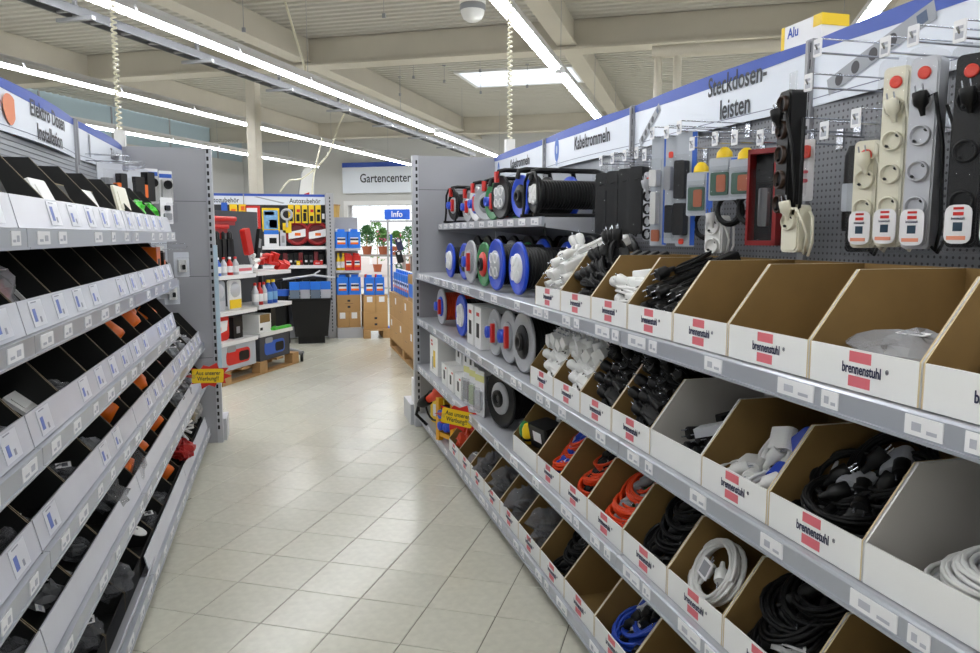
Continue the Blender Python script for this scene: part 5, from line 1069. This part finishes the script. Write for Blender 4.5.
# --- washer fluid corner right of the far shelf
W = tag(E('end_shelf', (0, 0, 0)), 'grey end shelf of blue canisters beside the far shelf', 'shelf unit')
O('back_panel', MB().box(.72, 1.08, 11.6, 11.63, 0, 1.75).mesh('back_panel', steel), W); O('base', MB().box(.72, 1.12, 11.15, 11.6, 0, .15).mesh('base', shelfm), W)
for z in (1.30, .98): O('shelf_board', once(('wsb', z), lambda: MB().box(.72, 1.08, 11.2, 11.6, z - .035, z).mesh('shelf_board', shelfm)), W)
def canister(loc, rz_, lab, grp, m=canblue, h=.25, capm=whitep, w_=.19):
    o = O('canister', once(('can', m.name, h, w_), lambda: MB().rbox(-w_ / 2, w_ / 2, -.06, .06, 0, h * .85, .02).rbox(-w_ * .3, w_ * .3, -.03, .03, h * .8, h * .97, .015).mesh('canister', m)), None, loc, (0, 0, rz_)); tag(o, lab, 'canister', grp)
    O('cap', once(('ccap', capm.name, h, w_), lambda: MB().lathe([(.022, h * .85), (.022, h), (0, h)], (-w_ * .3, 0, 0), n=10).mesh('cap', capm)), o)
    O('label', once(('clab', h, w_), lambda: MB().box(-w_ * .32, w_ * .32, -.062, -.06, h * .2, h * .55).box(-w_ * .32, w_ * .32, -.063, -.062, h * .2, h * .3, 1).box(-w_ * .32, w_ * .32, -.063, -.062, h * .4, h * .5, 2).mesh('label', [paper, orange, navy])), o); return o
for i in range(2): canister((.81 + i * .185, 11.30, 1.301), 0, '%s blue canister on the upper end shelf' % ('left', 'right')[i], 'blue canisters on the end shelf', h=.28, w_=.178)
for i in range(2): bottle((.765 + i * .07, 11.3, .981), 0, yellow, yellow, '%s yellow oil bottle on the end shelf' % ('left', 'right')[i], 'yellow bottles on the end shelf', .25, .033)
for i in range(2): canister((.91 + i * .12, 11.3, .981), 0, '%s red bottle on the end shelf' % ('left', 'right')[i], 'red bottles on the end shelf', red, .25, red, .115)
carton_box((.895, 11.2, .386), 0, .34, .3, .24, 'wide brown carton with arrows on the end shelf', carton, marks=[(ink, -.02, .02, .14, .17), (ink, -.02, .02, .05, .08), (ink, -.06, .06, .11, .114)])
for i in range(2): carton_box((.81 + i * .17, 11.2, .15), 0, .165, .3, .234, '%s brown carton with white label at the bottom of the end shelf' % ('left', 'right')[i], carton, marks=[(paper, -.05, .03, .13, .22)])
for i in range(2): canister((.81 + i * .178, 11.27, .6265), 0, '%s blue canister on the wide brown carton' % ('left', 'right')[i], 'blue canisters on the cartons', h=.30, w_=.172)
P2 = tag(E('wood_pallet', (1.275, 11.32, 0)), 'wooden pallet with brown cartons right of the end shelf', 'pallet')
def pallet(o, L, D):
    for x in (-L / 2 + .05, L / 2 - .05):
        O('runner', MB().box(x - .05, x + .05, -D / 2, D / 2, 0, .02).mesh('runner', wood), o)
        for y in (-D / 2 + .07, 0, D / 2 - .07): O('block', once('pblk', lambda: MB().box(-.05, .05, -.07, .07, .02, .11).mesh('block', wood)), o, (x, y, 0))
    n = int(D / .16)
    for k in range(n): O('board', once(('plb', L), lambda: MB().box(-L / 2, L / 2, -.05, .05, .11, .13).mesh('board', wood)), o, (0, -D / 2 + .05 + k * (D - .1) / (n - 1), 0))
pallet(P2, .38, .6)
carton_box((1.27, 11.1, .131), 0, .35, .35, .24, 'wide brown carton at the bottom of the right pallet', carton, marks=[(ink, -.02, .02, .14, .17), (ink, -.02, .02, .05, .08)])
for i in range(2): carton_box((1.185 + i * .175, 11.1, .372), 0, .17, .35, .25, '%s brown carton with white label on the right pallet' % ('left', 'right')[i], carton, marks=[(paper, -.04, .04, .15, .23)])
for i in range(2): canister((1.19 + i * .15, 11.2, .623), 0, '%s blue canister on the pallet cartons' % ('left', 'right')[i], 'blue canisters on the right pallet', h=.30, w_=.14, capm=red)
# --- long pallet of fluid cartons along the right
P3 = tag(E('wood_pallet', (1.80, 9.0, 0)), 'long wooden pallet under brown cartons at the right of the passage', 'pallet'); pallet(P3, .9, 2.4)
k = 0
for j in range(6):
    for lv in range(2):
        o = carton_box((1.345, 7.95 + j * .4, .131 + lv * .31), RZR, .395, .42, .305, '%s brown carton from the near end, %s layer of the long pallet' % (ORD[j], ('lower', 'upper')[lv]), carton, marks=[(paper, -.06, .04, .18, .26)] if (j + lv) % 2 else [(ink, -.05, .05, .12, .125)])
for j in range(2):
    carton_box((1.345, 7.95 + j * .4, .752), RZR, .395, .42, .30, '%s brown carton on the third layer of the long pallet' % ORD[j], carton, marks=[(canblue, -.15, .12, .05, .2)])
for j in range(11): canister((1.46, 8.62 + j * .145, .752), RZR, '%s blue fluid canister from the near end on the long pallet' % ORD[j], 'blue canisters on the long pallet', h=.3, w_=.135)
for j in range(5): canister((1.46, 7.83 + j * .145, 1.054), RZR, '%s blue canister from the near end on the tall pallet end' % ORD[j], 'blue canisters on the tall pallet end', h=.3, w_=.135)
# red and white packs on the end base of the right gondola
for i in range(3): carton_box((1.0 + .09 * i, 5.88, .16), 0, .08, .1, .2, '%s red and white pack on the base beside the right shelf end' % ORD[i], paper, marks=[(red, -.03, .03, .12, .18), (cardblue, -.03, .03, .02, .08)])
# --- garden centre seen through the opening
def hp(c, a, z=0): q_ = e2 * c + e1 * a; return (q_.x, q_.y, z)
s = E('hanging_sign', hp(-8.6, Y1 - .12, 2.66), -AB); tag(s, 'white wall sign reading Gartencenter above the opening', 'sign')
O('panel', MB().box(-1.15, 2.2, 0, .05, 0, .85).mesh('panel', signw), s); O('blue_stripe', MB().box(-1.15, 2.2, -.004, 0, .72, .85).mesh('blue_stripe', blue), s); O('lettering', text('Gartencenter', .34, ink, .004, .82), s, (.15, -.006, .40))
struct(O('ground', MB().box(-22, 6, Y1 + .2, 60, -.1, -.004).mesh('ground', mat('garden_paving', (176, 162, 156), .7, noise=(2, .06))), None, (0, 0, 0), HR))
o = E('info_sign', hp(-6.95, 17.2, 0), -AB); tag(o, 'blue sign reading Info on a post near the opening', 'sign')
O('plate', MB().box(-.32, .32, 0, .03, 1.86, 2.1).mesh('plate', mat('bright_blue', (40, 100, 220), .4)), o); O('lettering', text('Info', .2, paper, .003, .95), o, (0, -.004, 1.98)); O('crossbar', MB().box(-.7, .7, .0, .03, 1.80, 1.84).mesh('crossbar', steel), o); O('post', MB().tube([(-.25, .015, 0), (-.25, .015, 1.86)], .025, 8).mesh('post', steel), o); O('foot', MB().lathe([(.2, 0), (.2, .02), (.05, .04)], (-.25, .015, 0), n=16).mesh('foot', steel), o)
SD = tag(E('spinner_stand', (1.66, 12.2, 0)), 'blue post stand with dark bags hanging beside the opening', 'stand')
O('post', MB().tube([(0, 0, 0), (0, 0, 1.5)], .018, 8).mesh('post', cardblue), SD); O('foot', MB().lathe([(.18, 0), (.18, .02), (.03, .04)], n=16).mesh('foot', cardblue), SD)
for i in range(5):
    O('hanging_arm', MB().tube([(0, 0, 1.42 - i * .2), (.1, -.02, 1.44 - i * .2)], .008, 6).mesh('hanging_arm', chrome), SD)
    o = O('glove_pack', MB().rbox(-.05, .05, -.02, .02, -.2, -.01, .02, axis='y').mesh('glove_pack', (navy, blackp, dgreen, red, navy)[i]), None, (1.76, 12.17, 1.44 - i * .2), (0, R(-14), 0)); tag(o, ['dark blue', 'black', 'dark green', 'red', 'navy'][i] + ' glove pack hanging on the spinner stand', 'pack'); O('tag', MB().box(-.02, .02, -.023, -.02, -.06, -.02).mesh('tag', paper), o)
def plant(c, a, z, h, lab, m, fl=None, seed=1, n=320):
    o = E('potted_shrub', hp(c, a, z)); tag(o, lab, 'plant', 'plants in the garden centre'); qq = random.Random(seed)
    O('pot', MB().lathe([(.14, 0), (.19, .28), (.2, .3), (.17, .3)], n=14).mesh('pot', mat('terracotta', (170, 96, 66), .8)), o); b_ = MB()
    for k in range(n):
        a_ = qq.uniform(0, 6.28); v_ = qq.random() ** .5; r_ = .42 * h * math.sin(math.pi * (.15 + .8 * v_)) * qq.uniform(.4, 1); x, y, z_ = r_ * math.cos(a_), r_ * math.sin(a_), .3 + h * v_; d_ = Vector((qq.uniform(-1, 1), qq.uniform(-1, 1), qq.uniform(.0, 1))).normalized() * .13; e_ = d_.orthogonal().normalized() * .045
        p_ = Vector((x, y, z_)); b_.add([p_, p_ + d_ * .5 + e_, p_ + d_, p_ + d_ * .5 - e_], [(0, 1, 2, 3)])
    f_ = O('foliage', b_.mesh('foliage', m), o); f_['kind'] = 'stuff'
    if fl:
        b2 = MB()
        for k in range(16): a_ = qq.uniform(0, 6.28); b2.lathe([(0, -.03), (.04, 0), (0, .03)], (.35 * h * math.cos(a_), .35 * h * math.sin(a_), .3 + h * qq.uniform(.3, 1)), n=6)
        f2 = O('flowers', b2.mesh('flowers', fl), o); f2['kind'] = 'stuff'
    O('stem', MB().tube([(0, 0, .2), (0, 0, .3 + h * .7)], .02, 6).mesh('stem', wood), o)
leaf = mat('leaf_green', (96, 140, 70), .6); leaf2 = mat('leaf_dark', (70, 112, 64), .6); leafy = mat('leaf_yellow', (170, 190, 90), .6); pinkf = mat('pink_flower', (226, 110, 150), .6)
TBL = tag(E('plant_table', hp(-11.2, 26, 0), -AB), 'grey wooden plant table in the garden centre', 'table')
O('top', MB().box(-1.2, 1.2, -.5, .5, .72, .78).mesh('top', mat('grey_wood', (140, 132, 126), .7)), TBL)
for x in (-1.1, 1.1):
    for y in (-.4, .4): O('leg', once('tleg', lambda: MB().box(-.05, .05, -.05, .05, 0, .72).mesh('leg', MATS['grey_wood'])), TBL, (x, y, 0))
for i, (c, a, z, h, m, fl) in enumerate(((-11.7, 26, .78, .7, leaf2, None), (-11.1, 26.1, .78, .6, leaf, pinkf), (-10.5, 25.9, .78, .5, leaf, pinkf), (-12.6, 29, 0, 1.7, leaf, None), (-11.6, 30, 0, 1.5, leaf2, None), (-10.4, 31, 0, 1.4, leafy, None), (-13.2, 25.5, 0, 1.6, leaf, None), (-9.4, 29, 0, 2.0, leafy, None), (-8.4, 30, 0, 2.2, leafy, None), (-12.0, 33, 0, 2.0, leaf2, None))):
    plant(c, a, z, h, ['leafy shrub on the left of the plant table', 'pink flowering pot in the middle of the plant table', 'pink flowering pot on the right of the plant table', 'tall green shrub left behind the plant table', 'dark shrub behind the plant table', 'pale shrub right behind the plant table', 'green shrub at the left of the opening', 'tall pale shrub on the right outside', 'tallest pale shrub at the right edge outside', 'dark shrub farthest outside'][i], m, fl, seed=200 + i)
# glass house frame outside
GH = tag(E('glass_house', hp(-10, 36, 0), -AB), 'white framed glass wall behind the plants outside', 'glass house')
for x in range(-7, 8): O('mullion', once('mul', lambda: MB().box(-.05, .05, -.05, .05, 0, 3.4).mesh('mullion', white)), GH, (x, 0, 0))
for z in (0.4, 1.6, 2.6, 3.4): O('transom', once('trs', lambda: MB().box(-7.05, 7.05, -.045, .045, -.04, .04).mesh('transom', white)), GH, (0, 0, z))
for x in range(-7, 7): O('pane', once('gpn', lambda: MB().box(.05, .95, -.01, .01, .44, 3.36).mesh('pane', mat('glass_pane', (220, 236, 240), .1, alpha=.2))), GH, (x, 0, 0))
o = O('wood_post', MB().box(-.07, .07, -.07, .07, 0, 2.3).mesh('wood_post', mat('yellow_wood', (196, 160, 90), .7)), None, hp(-9.88, 19.6), (0, R(4), -AB)); tag(o, 'leaning yellow timber beside the garden centre opening', 'timber'); O('cap', MB().box(-.08, .08, -.08, .08, 2.3, 2.34).mesh('cap', wood), o)
# promotional banner flag near the column
o = E('beach_flag', hp(-9.2, 16.6, 0), -AB); tag(o, 'white feather flag with red mark behind the far shelf', 'flag')
O('pole', MB().tube([(0, 0, 0), (0, 0, 2.5), (.1, 0, 3.0)], .015, 6).mesh('pole', steel), o); O('cloth', MB().prism([(0, 1.2), (.32, 1.5), (.42, 2.9), (.3, 3.15), (.1, 3.0), (0, 2.5)], -.004, .004, 'y').mesh('cloth', whitep), o); O('mark', MB().prism([(.12, 2.3), (.26, 2.35), (.28, 2.5), (.14, 2.46)], -.006, -.004, 'y').mesh('mark', red), o)
